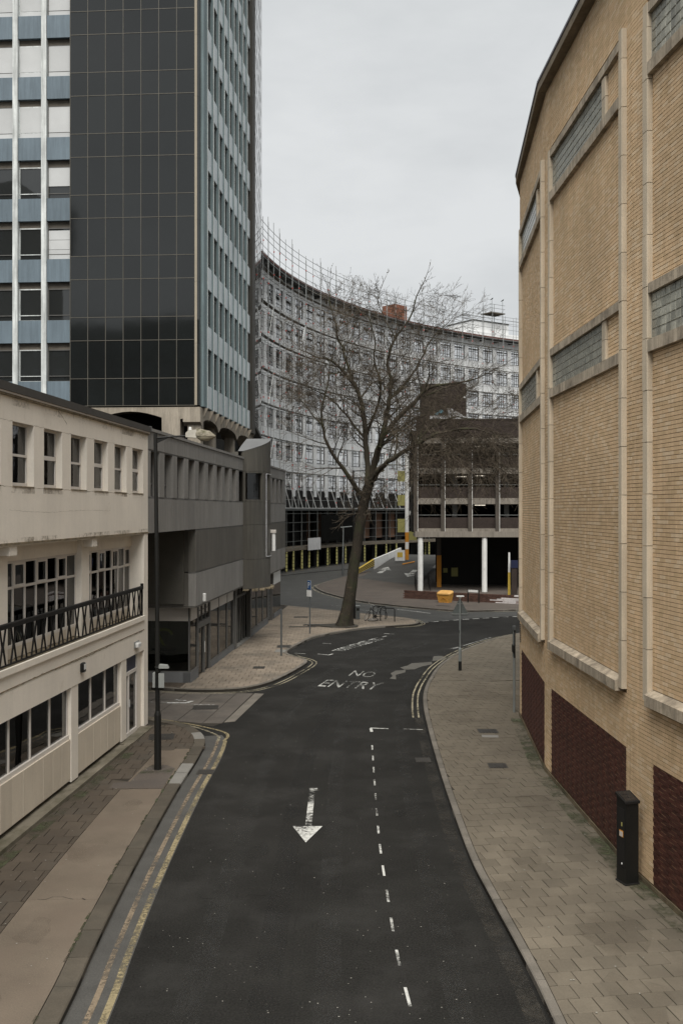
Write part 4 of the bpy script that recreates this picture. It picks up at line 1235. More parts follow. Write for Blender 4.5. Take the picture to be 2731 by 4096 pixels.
# side: nine bays of fins, sloping reveals and spandrels
pit = 1.615
for k in range(10):
    y = 1.08 + pit*k
    if k < 9:
        MB().box(.0,.20,y-.05,y+.05,Z0-.12,ZH).build('fin','side_fin',tw); MB().box(.2005,.222,y-.055,y+.055,Z0-.12,ZH).build('fin_edge','mullion',tw)
    ya, yb = y+.05, y+pit-.05
    if k == 9: continue
    z = 12.6
    while z < ZH:
        MB().box(.0,.115,ya,yb,z,z+1.22).build('spandrel','side_panel',tw)
        f = MB(); f.box(.005,.03,ya,ya+.05,z+1.22,z+3.27); f.box(.005,.03,yb-.05,yb,z+1.22,z+3.27); f.box(.005,.03,ya,yb,z+1.5,z+1.55); f.box(.005,.03,ya,yb,z+3.0,z+3.05)
        wo = f.build('window','frame_grey',tw)
        MB().box(.008,.014,ya+.05,yb-.05,z+1.22,z+3.27).build('pane','side_glass',wo)
        z += 3.27
part('end_strip','dark_strip',tw,(-.5,.30,15.65,16.75,12.3,ZH))
part('bay_back','dark_strip',tw,(-.5,-.02,.3,15.65,12.3,ZH),(-.2,.0,.285,1.02,12.5,ZH))
part('end_fin','side_fin',tw,(-.02,.16,.29,1.02,12.55,ZH))
# concrete transfer storey with shallow arches
def arch(y0, y1, zc, zs, n=10): return [(y0+(y1-y0)*k/n, zs+(zc-zs)*math.sqrt(max(0,1-(2*k/n-1)**2))) for k in range(n+1)]
sidep = []
for a, b_ in ((.35,4.95),(4.95,11.05),(11.05,17.0)): sidep += arch(a, b_, 11.98, 11.5)
b = MB(); b.slab([(0.0,12.48),(0.0,11.7)] + sidep + [(17.2,12.48)], -.9, .05, 0); b.build('arched_beam','concrete',tw)
for k in range(11):
    y = 1.08+pit*k-.3
    MB().slab([(-.1,12.5),(.30,12.5),(.12,12.1),(.0,11.9),(-.1,11.9)], y-.05, y+.05, 1).build('beam_rib','concrete',tw)
frontp = [(-.3,11.72),(-.55,11.95),(-1.55,11.76)] + [(-1.55-4.4*k/10, 11.76+.52*math.sin(math.pi*k/10)) for k in range(1,11)] + [(-7.6,11.8),(-7.6,12.5),(-.02,12.5),(-.02,11.9)]
b = MB(); b.slab(frontp, .02, .9, 1); b.build('arched_beam','concrete',tw)
for (x, y, w0, w1) in ((-1.55,.5,.5,.36),(-.35,.6,.36,.26),(-.45,4.95,.3,.2),(-.45,11.05,.3,.2),(-6.4,.5,.4,.3)):
    b = MB(); b.add([(x-w1,y-w1,0),(x+w1,y-w1,0),(x+w1,y+w1,0),(x-w1,y+w1,0),(x-w0,y-w0,12.0),(x+w0,y-w0,12.0),(x+w0,y+w0,12.0),(x-w0,y+w0,12.0)],[(0,1,5,4),(1,2,6,5),(2,3,7,6),(3,0,4,7)]); b.build('column','concrete',tw)
b = MB(); b.box(-12,-2.6,2.6,16,9.0,12.45); b.build('lobby_wall','void',tw)
for k in range(5):
    f = MB(); y = 3.2+k*2.6; f.box(-2.6,-2.54,y,y+.06,9,11.8); f.box(-2.6,-2.54,y,y+2.6,11.2,11.26); f.build('lobby_frame','upvc',tw)
# glass wing beyond: narrow grid over the cross street
ZW = 62.
wg = thing('glass_wing', 'mirror glass wing behind the office tower, reflecting the scaffolded terrace', 'building', (-6.42, 69.6, 0), math.atan(.045))
n = 7
for k in range(n):
    y0, y1 = 23.2*k/n, 23.2*(k+1)/n
    z = 13.9
    while z < ZW:
        for za, zb in ((z,z+1.3),(z+1.3,z+3.29)): MB().box(-.06,0,y0+.04,y1-.04,za+.03,zb-.03).build('pane','wing_glass',wg)
        z += 3.29
for k in range(n+1): MB().box(-.08,.012,23.2*k/n-.03,23.2*k/n+.03,13.8,ZW).build('grid_upright','frame_grey',wg)
z = 13.9
while z < ZW:
    for zz in (z, z+1.3): MB().box(-.08,.010,0,23.2,zz-.035,zz+.035).build('grid_rail','frame_grey',wg)
    z += 3.29
part('core','void',wg,(-9,-.1,.05,23.1,13.75,ZW))
part('soffit','dark_strip',wg,(-9,.02,0,23.2,13.6,13.75))

# ------------------------------------------------------------------ things behind the camera (seen in the glass, shading the street)
mat('back_wall', (.10,.09,.075), .9, .2, .5)
for nm, lb, x0, x1, y0, y1, h in (('office_block','brown office block behind the viewpoint, seen only in reflections',-92,-24,-45,-27,33),('tower_block','taller brown block behind the viewpoint, seen only in reflections',-120,-70,-70,-52,62)):
    o = thing(nm, lb, 'building', ((x0+x1)/2,(y0+y1)/2,0))
    b = MB(); b.box((x0-x1)/2,(x1-x0)/2,(y0-y1)/2,(y1-y0)/2,0,h); b.box(-8,-1,-3,4,h,h+3); b.build('wall','back_wall',o)
    f = MB()
    for r in range(int(h/3.4)):
        for c in range(int((x1-x0)/3)): f.box((x0-x1)/2+.6+c*3,(x0-x1)/2+2.4+c*3,(y1-y0)/2,(y1-y0)/2+.05,1.2+r*3.4,3.0+r*3.4)
    stuff(f.build('windows','wing_glass',o))
fb = thing('footbridge', 'concrete footbridge across the street under the viewpoint, unseen, added to shade the foreground', 'bridge', (0,-1.6,0))  # out of view, added to darken the near street
b = MB(); b.box(-9,9,-2.2,1.0,4.7,5.3); b.build('deck','concrete',fb)
b = MB(); b.box(-9,9,.9,1.05,5.3,6.0); b.box(-9,9,-2.3,-2.2,5.3,6.4); b.build('parapet','concrete',fb)
b = MB(); b.box(-7.5,-6.9,-1.2,0,0,4.7); b.box(6.9,7.5,-1.2,0,0,4.7); b.build('pier','concrete',fb)
# ------------------------------------------------------------------ curved white terrace under scaffolding
CX_, CY_, RF = 69.85, 89.02, 80.46
mat('white_render', (.74,.75,.75), .85, .07, .4, .05, 30., 0., streak=.10, dirt=((.58,.58,.57), .5, .56, .75, .5))
mat('white_pier', (.78,.79,.79), .85, .06, .4, .05, 30., 0., ovar=.04, streak=.12)
mat('steel_window', (.016,.016,.016), .6)
mat('eave_red', (.13,.065,.055), .7, .2, .5)
mat('eave_under', (.085,.085,.082), .8, .2, 1.)
mat('podium', (.016,.015,.014), .9, .2, .6)
mat('brown_sheet', (.16,.092,.06), .85, .15, .7, ovar=.2)
mat('brick_brown', (.17,.072,.045), .85, .2, 1.5, .25, 12.)
mat('scaff', (.34,.35,.345), .45, .15, 3., metal=.4)
mat('scaff_dark', (.11,.115,.11), .5, .15, 3., metal=.3)
mat('scaff_bright', (.66,.67,.66), .4, .1, 3., metal=.2)
mat('board', (.10,.085,.065), .9, .2, 1., ovar=.15)
mat('red_cap', (.45,.045,.03), .6)
mat('black_board', (.0045,.0045,.004), .9, spec=.05)
mat('sheet_white', (.40,.40,.40), .8, .1, 1.)
mat('yellow_wrap', (.30,.28,.11), .7, .18, 3., ovar=.08)
glass('terrace_glass', (.8,.85,.85), .03, .3, 1.55, .3)
mat('terrace_room', (.03,.03,.028), .9, .3, .3)
def AP(s, r, z=0.):
    """point on the terrace: s metres along the front (from the left), r metres in front of it"""
    a = R(172.0) - s/RF
    return (CX_+(RF-r)*math.cos(a), CY_+(RF-r)*math.sin(a), z)
def arcbox(b, s0, s1, r0, r1, z0, z1, n=None):
    n = n or max(1, int((s1-s0)/3.1))
    vs, fs = [], []
    for k in range(n+1):
        s = s0+(s1-s0)*k/n
        vs += [AP(s,r0,z0), AP(s,r1,z0), AP(s,r1,z1), AP(s,r0,z1)]
    for k in range(n):
        a = 4*k
        for j in range(4): fs.append((a+j, a+(j+1)%4, a+4+(j+1)%4, a+4+j))
    fs += [(3,2,1,0), (4*n,4*n+1,4*n+2,4*n+3)]
    return b.add(vs, fs)
BAY = 3.05
s_ref = (R(172.0)-R(152.83))*RF            # left edge of one window
k0 = -int(s_ref//BAY)
STOT = s_ref + BAY*19
ct = thing('curved_terrace', 'curved white seven-storey terrace with steel windows behind scaffolding', 'building', (0,0,0))
wtop = [32.0-3.43*k for k in range(7)]
for k, zt in enumerate(wtop):
    up = wtop[k-1]-2.15 if k else 33.3
    b = MB(); arcbox(b, 0, STOT, -.5, 0, zt, up, 60); b.build('spandrel_band','white_render',ct)
b = MB(); arcbox(b, 0, STOT, -.5, 0, 8.0, wtop[-1]-2.15, 60); b.build('spandrel_band','podium',ct)
b = MB(); arcbox(b, 0, STOT, -6, -1.2, 0, 33.2, 40); b.build('core','terrace_room',ct)
n_b = int((STOT - (s_ref+k0*BAY))/BAY)
frame_cache = {}
for i in range(n_b):
    s = s_ref + (k0+i)*BAY
    a = R(172.0) - (s+BAY/2)/RF
    if i > 2 or True:
        b = MB(); arcbox(b, s+2.28, s+BAY, -.5, .03, 8.6, 33.2, 1); b.build('pier','white_pier',ct)
    for zt in wtop:
        zb = zt-2.15
        b = MB()
        for q in (0,.70,1.12,1.54,2.22): arcbox(b, s+q, s+q+.06, -.14, -.08, zb, zt, 1)
        for zz in (zb, zb+.42, zb+1.38, zt-.06): arcbox(b, s, s+2.28, -.135, -.085, zz, zz+.07, 1)
        fo = b.build('window','steel_window',ct)
        b = MB(); arcbox(b, s+.02, s+2.26, -.125, -.118, zb+.05, zt-.05, 1); b.build('pane','terrace_glass',fo)
b = MB(); arcbox(b, 0, STOT, -1, 1.25, 33.3, 33.55, 60); b.build('eave','eave_under',ct)
b = MB(); arcbox(b, 0, STOT, 1.25, 1.32, 33.45, 33.68, 60); b.build('eave_edge','eave_red',ct)
b = MB(); arcbox(b, 0, STOT, -8, 1.2, 33.56, 33.7, 40); b.build('roof','eave_under',ct)
for i in range(n_b): 
    s = s_ref + (k0+i)*BAY + 2.5
    b = MB(); arcbox(b, s-.12, s+.12, 0, 1.1, 32.95, 33.28, 1); b.build('eave_bracket','eave_under',ct)
# podium storeys
b = MB(); arcbox(b, 0, STOT, -.5, .4, 7.0, 8.0, 60); b.build('podium_band','podium',ct)
for i in range(n_b):
    s = s_ref + (k0+i)*BAY
    b = MB(); arcbox(b, s, s+2.1, -.4, -.35, 3.2, 6.7, 1); b.build('brown_sheet','brown_sheet' if (i*7) % 5 not in (0,3) else 'podium',ct)
    b = MB(); arcbox(b, s+2.1, s+BAY, -.5, .1, 0, 7, 1); b.build('pier','podium',ct)
b = MB(); arcbox(b, 0, STOT, -1.3, -1.2, 0, 3.2, 40); b.build('shop_wall','podium',ct)
# roof houses
def roof_box(s, r, w, d_, z0, z1, m, name):
    c = AP(s, r); a = R(172.0)-s/RF
    M = Matrix.Translation((c[0],c[1],0)) @ Matrix.Rotation(a+math.pi/2,4,'Z')
    b = MB(); b.mbox(M, -w/2,w/2,-d_/2,d_/2,z0,z1); return b.build(name, m, ct)
s_of = lambda deg: (R(172.0)-R(deg))*RF
roof_box(s_of(135.7), -6, 2.6, 2.6, 33.6, 37.6, 'brick_brown', 'chimney'); roof_box(s_of(135.6), -4.5, 4.4, 3, 33.6, 34.9, 'white_render', 'roof_house')
roof_box(s_of(123.5), -6, 7.5, 6, 33.6, 36.9, 'white_render', 'roof_house'); roof_box(s_of(121), -5, 16, 5, 33.6, 35.2, 'white_render', 'roof_house')
roof_box(s_of(123.5), -6, 7.7, 6.2, 36.9, 37.05, 'eave_under', 'roof_edge')
# scaffolding
sc = thing('scaffolding', 'grey tube scaffolding with board lifts across the curved white terrace', 'scaffolding', (0,0,0))
lifts = [7.2, 9.35, 11.2, 13.0, 14.6, 16.4, 18.0, 19.9, 21.5, 23.3, 24.9, 26.7, 28.4, 30.2, 31.9, 33.9]
RO, RI = 1.75, .75
def curve(r, z, n=80, s0=0, s1=None): return [AP(s0+((s1 or STOT)-s0)*k/n, r, z) for k in range(n+1)]
for k, z in enumerate(lifts):
    for r in ((RO, RI) if k % 2 == 0 else (RO,)):
        MB().tube(curve(r, z), .024, 4).build('ledger','scaff' if k % 2 else 'scaff_dark',sc)
    if k % 2 == 0: MB().tube(curve(RO, z+.95), .02, 4).build('guard_rail','scaff',sc)
    if k % 2 == 0:
        b = MB(); arcbox(b, 0, STOT, RI+.45, RO-.05, z+.05, z+.085, 60); b.build('boards','board',sc)
for z in (34.9, 35.6, 36.3): MB().tube(curve(RO, z), .026, 4).build('guard_rail','scaff_dark',sc)
for z in (33.3,): MB().tube(curve(RO, z), .03, 4).build('ledger','scaff',sc)
trs, cpl = MB(), MB()
s = 1.0; k = 0
while s < STOT:
    top = 36.6 + random.choice([0,.2,.4,.8,1.5])
    b = MB(); b.tube([AP(s,RO,7.2),AP(s,RO,top)], .032, 5)
    if k % 2: b.tube([AP(s+.16,RO,7.2),AP(s+.16,RO,top-.5)], .028, 5)
    b.build('standard','scaff',sc)
    if k % 2: MB().tube([AP(s,RI,7.2),AP(s,RI,33)], .026, 4).build('standard','scaff_dark',sc)
    for z in lifts[::2]: trs.tube([AP(s,RO+.25,z+.06),AP(s,.0,z+.06)], .022, 4)
    c = cpl
    for z in lifts:
        if random.random() < .5:
            p = AP(s,RO+.05,z+random.uniform(-.2,.9)); c.box(p[0]-.05,p[0]+.05,p[1]-.05,p[1]+.05,p[2],p[2]+.14)
    if k % 5 == 1:
        for q in range(0, len(lifts)-2, 2):
            MB().tube([AP(s,RO+.06,lifts[q]),AP(s+2.0*(1 if q % 4 else -1),RO+.06,lifts[q+2])], .026, 4).build('brace','scaff',sc)
    s += 2.25; k += 1
stuff(trs.build('transoms','scaff_dark',sc)); stuff(cpl.build('couplers','red_cap',sc))
# raking struts at the foot of the scaffold and the gantry that carries it
s = .5
while s < STOT-3:
    MB().tube([AP(s,RO+.1,10.15),AP(s+1.75,RO+.35,7.25)], .045, 5).build('raker','scaff_bright',sc)
    s += 2.1
b = MB(); arcbox(b, 0, STOT, -.3, 2.3, 6.95, 7.14, 60); b.build('gantry_deck','scaff_dark',sc)
MB().tube(curve(2.35, 7.2), .05, 5).build('gantry_edge','scaff',sc)
for z, r in ((2.75,2.2),(3.5,2.2),(4.6,2.2),(5.6,2.2),(2.75,.9),(6.6,2.2)): MB().tube(curve(r, z), .03, 4).build('ledger','scaff_dark',sc)
b = MB(); arcbox(b, 0, STOT, 2.1, 2.25, 2.45, 2.75, 60); b.build('fascia_board','board',sc)
b = MB(); arcbox(b, 0, STOT, .3, 2.1, 2.76, 2.82, 60); b.build('boards','board',sc)
wrap = MB(); wrap.lathe([(.07,0),(.12,.1),(.115,.9),(.12,1.7),(.10,2.15)], 7)
wm = wrap.mesh('foam_wrap','yellow_wrap')
bnd = MB()
for zz in (.35,.75,1.15,1.55,1.95): bnd.lathe([(.122,zz),(.124,zz+.03),(.122,zz+.06)], 7)
bmn = bnd.mesh('wrap_band','black_paint')
s = .6; k = 0
while s < STOT-4:
    for r in ((2.2,) if k % 3 else (2.2,.9)):
        p = AP(s + (.5 if r < 2 else 0) + random.uniform(-.25,.25), r)
        MB().tube([p, (p[0],p[1],7.0)], .045, 5).build('post','scaff_dark',sc)
        link('foam_wrap', wm, sc, (p[0],p[1],PZ+.15)); link('wrap_band', bmn, sc, (p[0],p[1],PZ+.15))
        MB().box(p[0]-.22,p[0]+.22,p[1]-.22,p[1]+.22,PZ,PZ+.05).build('sole_board','board',sc)
    s += 2.7; k += 1
# tower platform above the right-hand roof
bs = s_of(123.2)
b = MB()
for ds, dr in ((-1.1,-2),(1.1,-2),(-1.1,-4),(1.1,-4)): b.tube([AP(bs+ds,dr,33.6),AP(bs+ds,dr,40.2)], .04, 4)
for z in (38.4,39.0,39.6): b.tube([AP(bs-1.6,-2,z),AP(bs+1.6,-2,z)], .03, 4); b.tube([AP(bs-1.1,-2,z),AP(bs-1.1,-4,z)], .03, 4)
b.build('platform_frame','scaff_dark',sc)
b = MB(); arcbox(b, bs-1.5, bs+1.5, -4.2, -1.8, 38.2, 38.3, 1); b.build('boards','board',sc)
b = MB()
for q in range(9):
    b.tube([AP(s_of(128)+q*2.2,-2.5,33.6),AP(s_of(128)+q*2.2,-2.5,38.1)], .032, 4)
for z in (36.9,37.4,37.9): b.tube(curve(-2.5,z,12,s_of(128),s_of(128)+18), .026, 4)
b.build('roof_guard_rail','scaff_dark',sc)
# dark hoarding screen and a torn white sheet hung on the gantry
def hang(name, lb, cat, s0, s1, z0, z1, m, r=2.45, th=.08):
    o = thing(name, lb, cat, AP((s0+s1)/2, r, z0)); c = AP((s0+s1)/2, r, z0)
    b = MB(); arcbox(b, s0, s1, r, r+th, z0, z1, 2)
    b.v = [(v[0]-c[0], v[1]-c[1], v[2]-c[2]) for v in b.v]
    b.build('board_face', m, o); return o
def s_at(srcx, r):
    best = min(range(0, 700), key=lambda q: abs(AP(q*.1,r)[0]/AP(q*.1,r)[1] - (srcx-1365.5)/3983.))
    return best*.1
hang('billboard', 'large blank black billboard hung on the scaffold gantry behind the tree', 'billboard', s_at(1284,2.45), s_at(1420,2.45), 3.25, 6.45, 'black_board')
o = hang('torn_banner', 'torn white sheet banner hung low on the scaffold gantry', 'banner', s_at(1232,2.5), s_at(1282,2.5), 2.35, 3.75, 'sheet_white', 2.5, .03)
# ------------------------------------------------------------------ multi-storey car park
mat('cp_brick', (.034,.025,.021), .85, .2, .8, .3, 9., .1, dirt=((.022,.016,.013), .7, .5, .7, .7))
mat('cp_slab', (.20,.178,.15), .85, .14, .6, .1, 30., .1, streak=.3, dirt=((.20,.18,.15), .9, .5, .72, .6))
mat('cp_mullion', (.07,.06,.05), .85, .15, .8, streak=.2)
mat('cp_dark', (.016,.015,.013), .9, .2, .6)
mat('column_white', (.62,.62,.60), .75, .08, 1.2, .06, 30., .05, streak=.1, dirt=((.30,.29,.27), 1.6, .58, .75, .6))
mat('orange', (.47,.20,.025), .65, .12, 1.)
mat('yellow_sign', (.24,.225,.08), .7, .1, 1., ovar=.1)
mat('yellow_paint', (.46,.33,.06), .6, .1, 1.)
mat('light_edge', (.62,.61,.58), .7)
emit('strip_light', (1.0,.90,.74), .35)
cp = thing('car_park', 'dark brown multi-storey car park on white columns beyond the junction', 'car park', (6.3, 84.0, 0), R(-2.5))
W = 16.
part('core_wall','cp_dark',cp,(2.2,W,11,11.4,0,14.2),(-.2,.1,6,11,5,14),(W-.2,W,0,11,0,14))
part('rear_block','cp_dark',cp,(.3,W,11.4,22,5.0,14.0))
flz = [5.45, 8.0, 10.55, 13.1]
for k, z in enumerate(flz):
    part('floor_slab','cp_slab',cp,(0,W,-.02,11,z-.52,z))
    if k < 3:
        part('parapet','cp_brick',cp,(.1,W,.04,.26,z,z+.92))
        MB().tube([(.1,.1,z+1.12),(W,.1,z+1.12)], .022, 5).build('guard_rail','scaff_dark',cp)
        part('slab_edge','cp_slab',cp,(0,W,-.16,-.02,z-.50,z-.04))
part('slab_edge','cp_slab',cp,(0,W,-.16,-.02,12.62,13.06))
part('ground_beam','cp_slab',cp,(-.1,W,-.35,-.16,4.72,5.2),(-.1,W,-.16,6,4.72,4.93))
part('roof_parapet','cp_brick',cp,(0,W,-.05,.25,13.1,14.62))
part('roof_coping','cp_mullion',cp,(-.05,W,-.1,.3,14.62,14.7))
for k in range(8):
    x = .0+2.28*k
    b = MB(); b.box(x-.22,x+.10,-.30,.0,5.2,13.1); b.build('mullion','cp_mullion',cp)
    MB().box(x+.10,x+.14,-.28,.02,5.2,13.1).build('mullion_edge','light_edge',cp)
for z in flz[:3]:
    for (x, y) in ((4.2,5.0),(7.2,6.4),(5.6,2.6)):
        if random.random() < .4: MB().box(x-.45,x+.45,y-.05,y+.05,z+1.94,z+2.0).build('strip_light','strip_light',cp)
    for x in (3.6,8.2,12.8): MB().box(x-.2,x+.2,5,5.4,z,z+2.03).build('inner_column','column_white',cp)
for x in (.35,5.72,11.1):
    b = MB(); b.lathe([(.225,.1),(.225,4.72)], 18, (x,-.05)); b.build('column','column_white',cp,)
# stair tower with a painted mural
part('stair_tower','cp_brick',cp,(.6,4.55,4.2,9,14,18.2))
mu = MB(); mu.slab([(1.35,14.65),(1.35,15.35),(2.9,15.4),(2.9,16.0),(3.25,16.0),(4.55,15.2),(4.55,14.65)], 4.185, 4.2, 1); mu.build('mural_white','sheet_white',cp)
mat('mural_blue', (.10,.22,.27), .7, .3, 4.)
for (x, z, r_) in ((2.3,15.75,.2),(1.95,15.55,.15)): 
    b = MB(); b.slab([(x+r_*1.25*math.cos(t*.5236), z+r_*1.25*math.sin(t*.5236)) for t in range(12)], 4.178, 4.184, 1); b.build('mural_outline','black_paint',cp)
    b = MB(); b.slab([(x+r_*math.cos(t*.5236), z+r_*math.sin(t*.5236)) for t in range(12)], 4.170, 4.177, 1); b.build('mural_spot','mural_blue',cp)
b = MB(); b.slab([(1.75,14.65),(1.8,14.95),(2.1,15.15),(2.4,15.0),(2.5,14.65)], 4.172, 4.184, 1); b.build('mural_spot','mural_blue',cp)
MB().box(4.3,4.45,4.05,4.2,16.9,17.05).build('floodlight','white_plastic',cp)
# signs and pillars under the deck
part('notice_board','yellow_sign',cp,(2.75,3.15,8.3,8.34,1.2,1.62),(3.5,4.1,8.3,8.34,.85,1.66))
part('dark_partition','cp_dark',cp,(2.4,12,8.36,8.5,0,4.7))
b = MB(); b.box(2.0,2.38,4.9,5.3,.1,2.95); b.build('pillar_foot','orange',cp); part('pillar','cp_mullion',cp,(2.02,2.36,4.92,5.28,2.95,4.72))
b = MB()
for x in (.0,1.2):
    for q in range(5): b.tube([(x,.6+q*.9,.1+q*.08),(x,.6+q*.9,1.05+q*.08)], .03, 5)
    b.tube([(x,.6,1.05),(x,4.2,1.37)], .03, 5); b.tube([(x,.6,.6),(x,4.2,.92)], .03, 5)
b.build('handrail','black_rail',cp)
b = MB(); b.box(7.5,7.95,-3.9,-3.5,0,2.35); b.build('brick_pier','cp_brick',cp)
part('pier_cap','navy',cp,(7.45,8.0,-3.95,-3.45,2.35,2.95))
# link bays left of the car park with pale floor bands
lk = thing('link_bays', 'pale floor bands of the ramp block left of the car park', 'building', (7.95, 117.5, 0))
for z in (6.4, 9.2, 12.0, 14.8): part('floor_band','column_white',lk,(.15,1.7,0,4,z,z+.5)); part('parapet','cp_brick',lk,(.2,1.7,.05,4,z+.5,z+1.5))
part('wall','cp_dark',lk,(.3,1.7,4,4.3,5,14))
# entrance pillar: white above, orange below, yellow boards
ep = thing('entrance_pillar', 'square pillar painted white above and orange below at the car park ramp', 'pillar', (7.35, 112.0, 1.4))
part('orange_foot','orange',ep,(-.2,.2,-.2,.2,0,3.1)); part('white_shaft','column_white',ep,(-.198,.198,-.198,.198,3.1,12.4))
part('board','yellow_sign',ep,(-1.05,-.22,-.1,-.05,3.1,4.6),(-1.05,-.22,-.1,-.05,6.1,7.3),(-1.05,-.22,-.1,-.05,8.8,10.0),(.22,1.1,-.1,-.05,2.2,3.2))
part('notice','white_plastic',ep,(-.19,.19,-.22,-.201,1.2,2.0))
part('warning_panel','column_white',ep,(-1.35,-.25,-.3,-.2,-.1,1.1)); part('warning_sign','yellow_paint',ep,(-1.1,-.5,-.32,-.301,.3,.85))
# ramp
mat('ramp', (.058,.057,.053), .8, .15, .5, .25, 30., .2)
n = 8; vs = []
for j in range(n+1):
    f = j/n
    hz = 1.5*(3*f*f-2*f**3)
    a = Vector((1.56+(7.3-1.56)*f, 101.0+(121-101)*f, PZ+.008+hz)); c = Vector((6.6+(12.5-6.6)*f, 91.0+(119-91)*f, PZ+.008+hz))
    vs += [tuple(a), tuple(c)]
rm = structure(MB().add(vs, [(2*j,2*j+1,2*j+3,2*j+2) for j in range(n)]).build('ramp','ramp'))
def ramp_pt(u, f): 
    hz = 1.5*(3*f*f-2*f**3)
    a = Vector((1.56+(7.3-1.56)*f, 101.0+(121-101)*f, 0)); c = Vector((6.6+(12.5-6.6)*f, 91.0+(119-91)*f, 0))
    p = a+(c-a)*u; return (p.x, p.y, PZ+.03+hz)
for u, f0, dr in ((.19,.25,1),(.74,.42,-1)):
    L = .2*dr
    tip_ = f0+L; b = MB()
    b.add([ramp_pt(u-.045,f0),ramp_pt(u+.045,f0),ramp_pt(u+.045,f0+L*.55),ramp_pt(u-.045,f0+L*.55),ramp_pt(u-.13,f0+L*.55),ramp_pt(u+.13,f0+L*.55),ramp_pt(u,tip_)],[(0,1,2,3),(4,5,6)])
    b.build('arrow_marking','paint_white',rm)
bw = thing('ramp_barrier', 'low ramp wall, yellow and black striped at its lower end and white above', 'wall', (0,0,0))
LB = [Vector((1.62,106.5,.1)),Vector((3.7,112.0,.75)),Vector((5.5,116.0,1.2)),Vector((7.2,119.8,1.5))]
hts = [.45,.72,.75,.95]
for k in range(3):
    p, q = LB[k], LB[k+1]; h0, h1 = hts[k], hts[k+1]
    if k == 0:
        for j in range(7):
            b = MB(); z0, z1 = j/7, (j+1)/7
            b.add([(p.x,p.y,p.z+h0*z0),(q.x,q.y,q.z+h1*z0),(q.x,q.y,q.z+h1*z1),(p.x,p.y,p.z+h0*z1),(p.x-.2,p.y+.1,p.z+h0*z0),(q.x-.2,q.y+.1,q.z+h1*z0),(q.x-.2,q.y+.1,q.z+h1*z1),(p.x-.2,p.y+.1,p.z+h0*z1)],[(0,1,2,3),(3,2,6,7),(0,4,5,1),(0,3,7,4),(1,5,6,2)])
            b.build('stripe','yellow_paint' if j % 2 == 0 else 'black_paint',bw)
    else:
        b = MB(); b.add([(p.x,p.y,p.z-.4),(q.x,q.y,q.z-.4),(q.x,q.y,q.z+h1),(p.x,p.y,p.z+h0),(p.x-.2,p.y+.1,p.z-.4),(q.x-.2,q.y+.1,q.z-.4),(q.x-.2,q.y+.1,q.z+h1),(p.x-.2,p.y+.1,p.z+h0)],[(0,1,2,3),(3,2,6,7),(0,4,5,1),(0,3,7,4),(1,5,6,2),(4,7,6,5)])
        b.build('white_wall','column_white',bw)
bx = tag(MB().tube([(6.7,109.2,1.05),(8.1,110.6,1.25)], .07, 6).build('fallen_pole','orange'), 'orange pole lying across the car park ramp', 'pole')
# low brick wall in front of the car park
lw = thing('low_wall', 'low brick wall before the car park, its right end painted white', 'wall', (0,0,0))
mat('wall_brick', (.075,.040,.030), .85, .12, 1., .15, 40., .1, ovar=.3)
mat('wall_white', (.52,.49,.48), .8, .1, 1., .1, 40., .1, ovar=.12, dirt=((.15,.10,.08), 2., .56, .66, .8))
mat('wall_mortar', (.15,.12,.10), .95)
A_, B_ = Vector((4.9,77.6,0)), Vector((14.6,71.9,0)); u_ = (B_-A_).normalized(); n_ = Vector((u_.y,-u_.x,0)); LW = (B_-A_).length
M = Matrix.Translation(A_) @ Matrix.Rotation(math.atan2(u_.y,u_.x),4,'Z')
def wh(s): return .60 + .012*s
b = MB(); b.mbox(M, .0,LW,.012,.21,.1,.62); b.build('mortar_bed','wall_mortar',lw)
bk = MB().box(-.107,.107,0,.1,-.037,.037); bk1 = bk.mesh('brick','wall_brick'); bk2 = bk.mesh('brick','wall_white')
cap = MB().box(-.035,.035,-.01,.23,0,.11); capm = cap.mesh('coping_brick','wall_brick'); capw = cap.mesh('coping_brick','wall_white')
an = math.atan2(u_.y,u_.x)
for r_ in range(6):
    s = .11 if r_ % 2 else .0
    while s < LW-.05:
        p = A_+u_*s; wht = s > 7.6+.5*math.sin(r_*2.1) and r_ < 5
        link('brick', bk2 if wht else bk1, lw, (p.x+n_.x*random.uniform(0,.004), p.y, .145+r_*.084), an); s += .225
s = 0
while s < LW:
    p = A_+u_*s; link('coping_brick', capw if s > 9 else capm, lw, (p.x,p.y,.62), an); s += .08
# ------------------------------------------------------------------ the bare tree
mat('bark', (.027,.022,.016), .95, .3, 1.6, .4, 14., 1., dirt=((.027,.029,.015), 1.1, .48, .62, .8), stain=((.085,.063,.042), 2.6, .58, .66, .6))
mat('branch_bark', (.040,.033,.024), .95, .2, 1., .2, 20., .2, dirt=((.055,.058,.028), 1.2, .48, .62, .7))
mat('twig_bark', (.072,.058,.042), .95, .2, 1.)
random.seed(5)
TB = Vector((.14, 58.9, PZ))
tree = thing('plane_tree', 'large leaning bare tree on the pavement corner before the scaffolding', 'tree', tuple(TB))
PXM = 59/2287.
def tp(px, py, dy=0.):
    """limb joint measured from the photograph on the tree's own upright plane, moved dy metres forward or back"""
    Y = 58.9+dy
    return Vector(((px-784)/2287*Y, Y, 7-(py-1172)/2287*Y)) - TB
def smooth(pts, rads, step=.35):
    P = spline([tuple(p) for p in pts], step)
    L = [0.]
    for a, b in zip(pts, pts[1:]): L.append(L[-1]+(b-a).length)
    out, acc = [], 0.
    for i, p in enumerate(P):
        if i: acc += (P[i]-P[i-1]).length
        t = min(acc, L[-1])
        k = 0
        while k < len(L)-2 and L[k+1] < t: k += 1
        f = (t-L[k])/max(1e-6, L[k+1]-L[k]); f = min(1, max(0, f))
        out.append(rads[k]+(rads[k+1]-rads[k])*f)
    return P, out
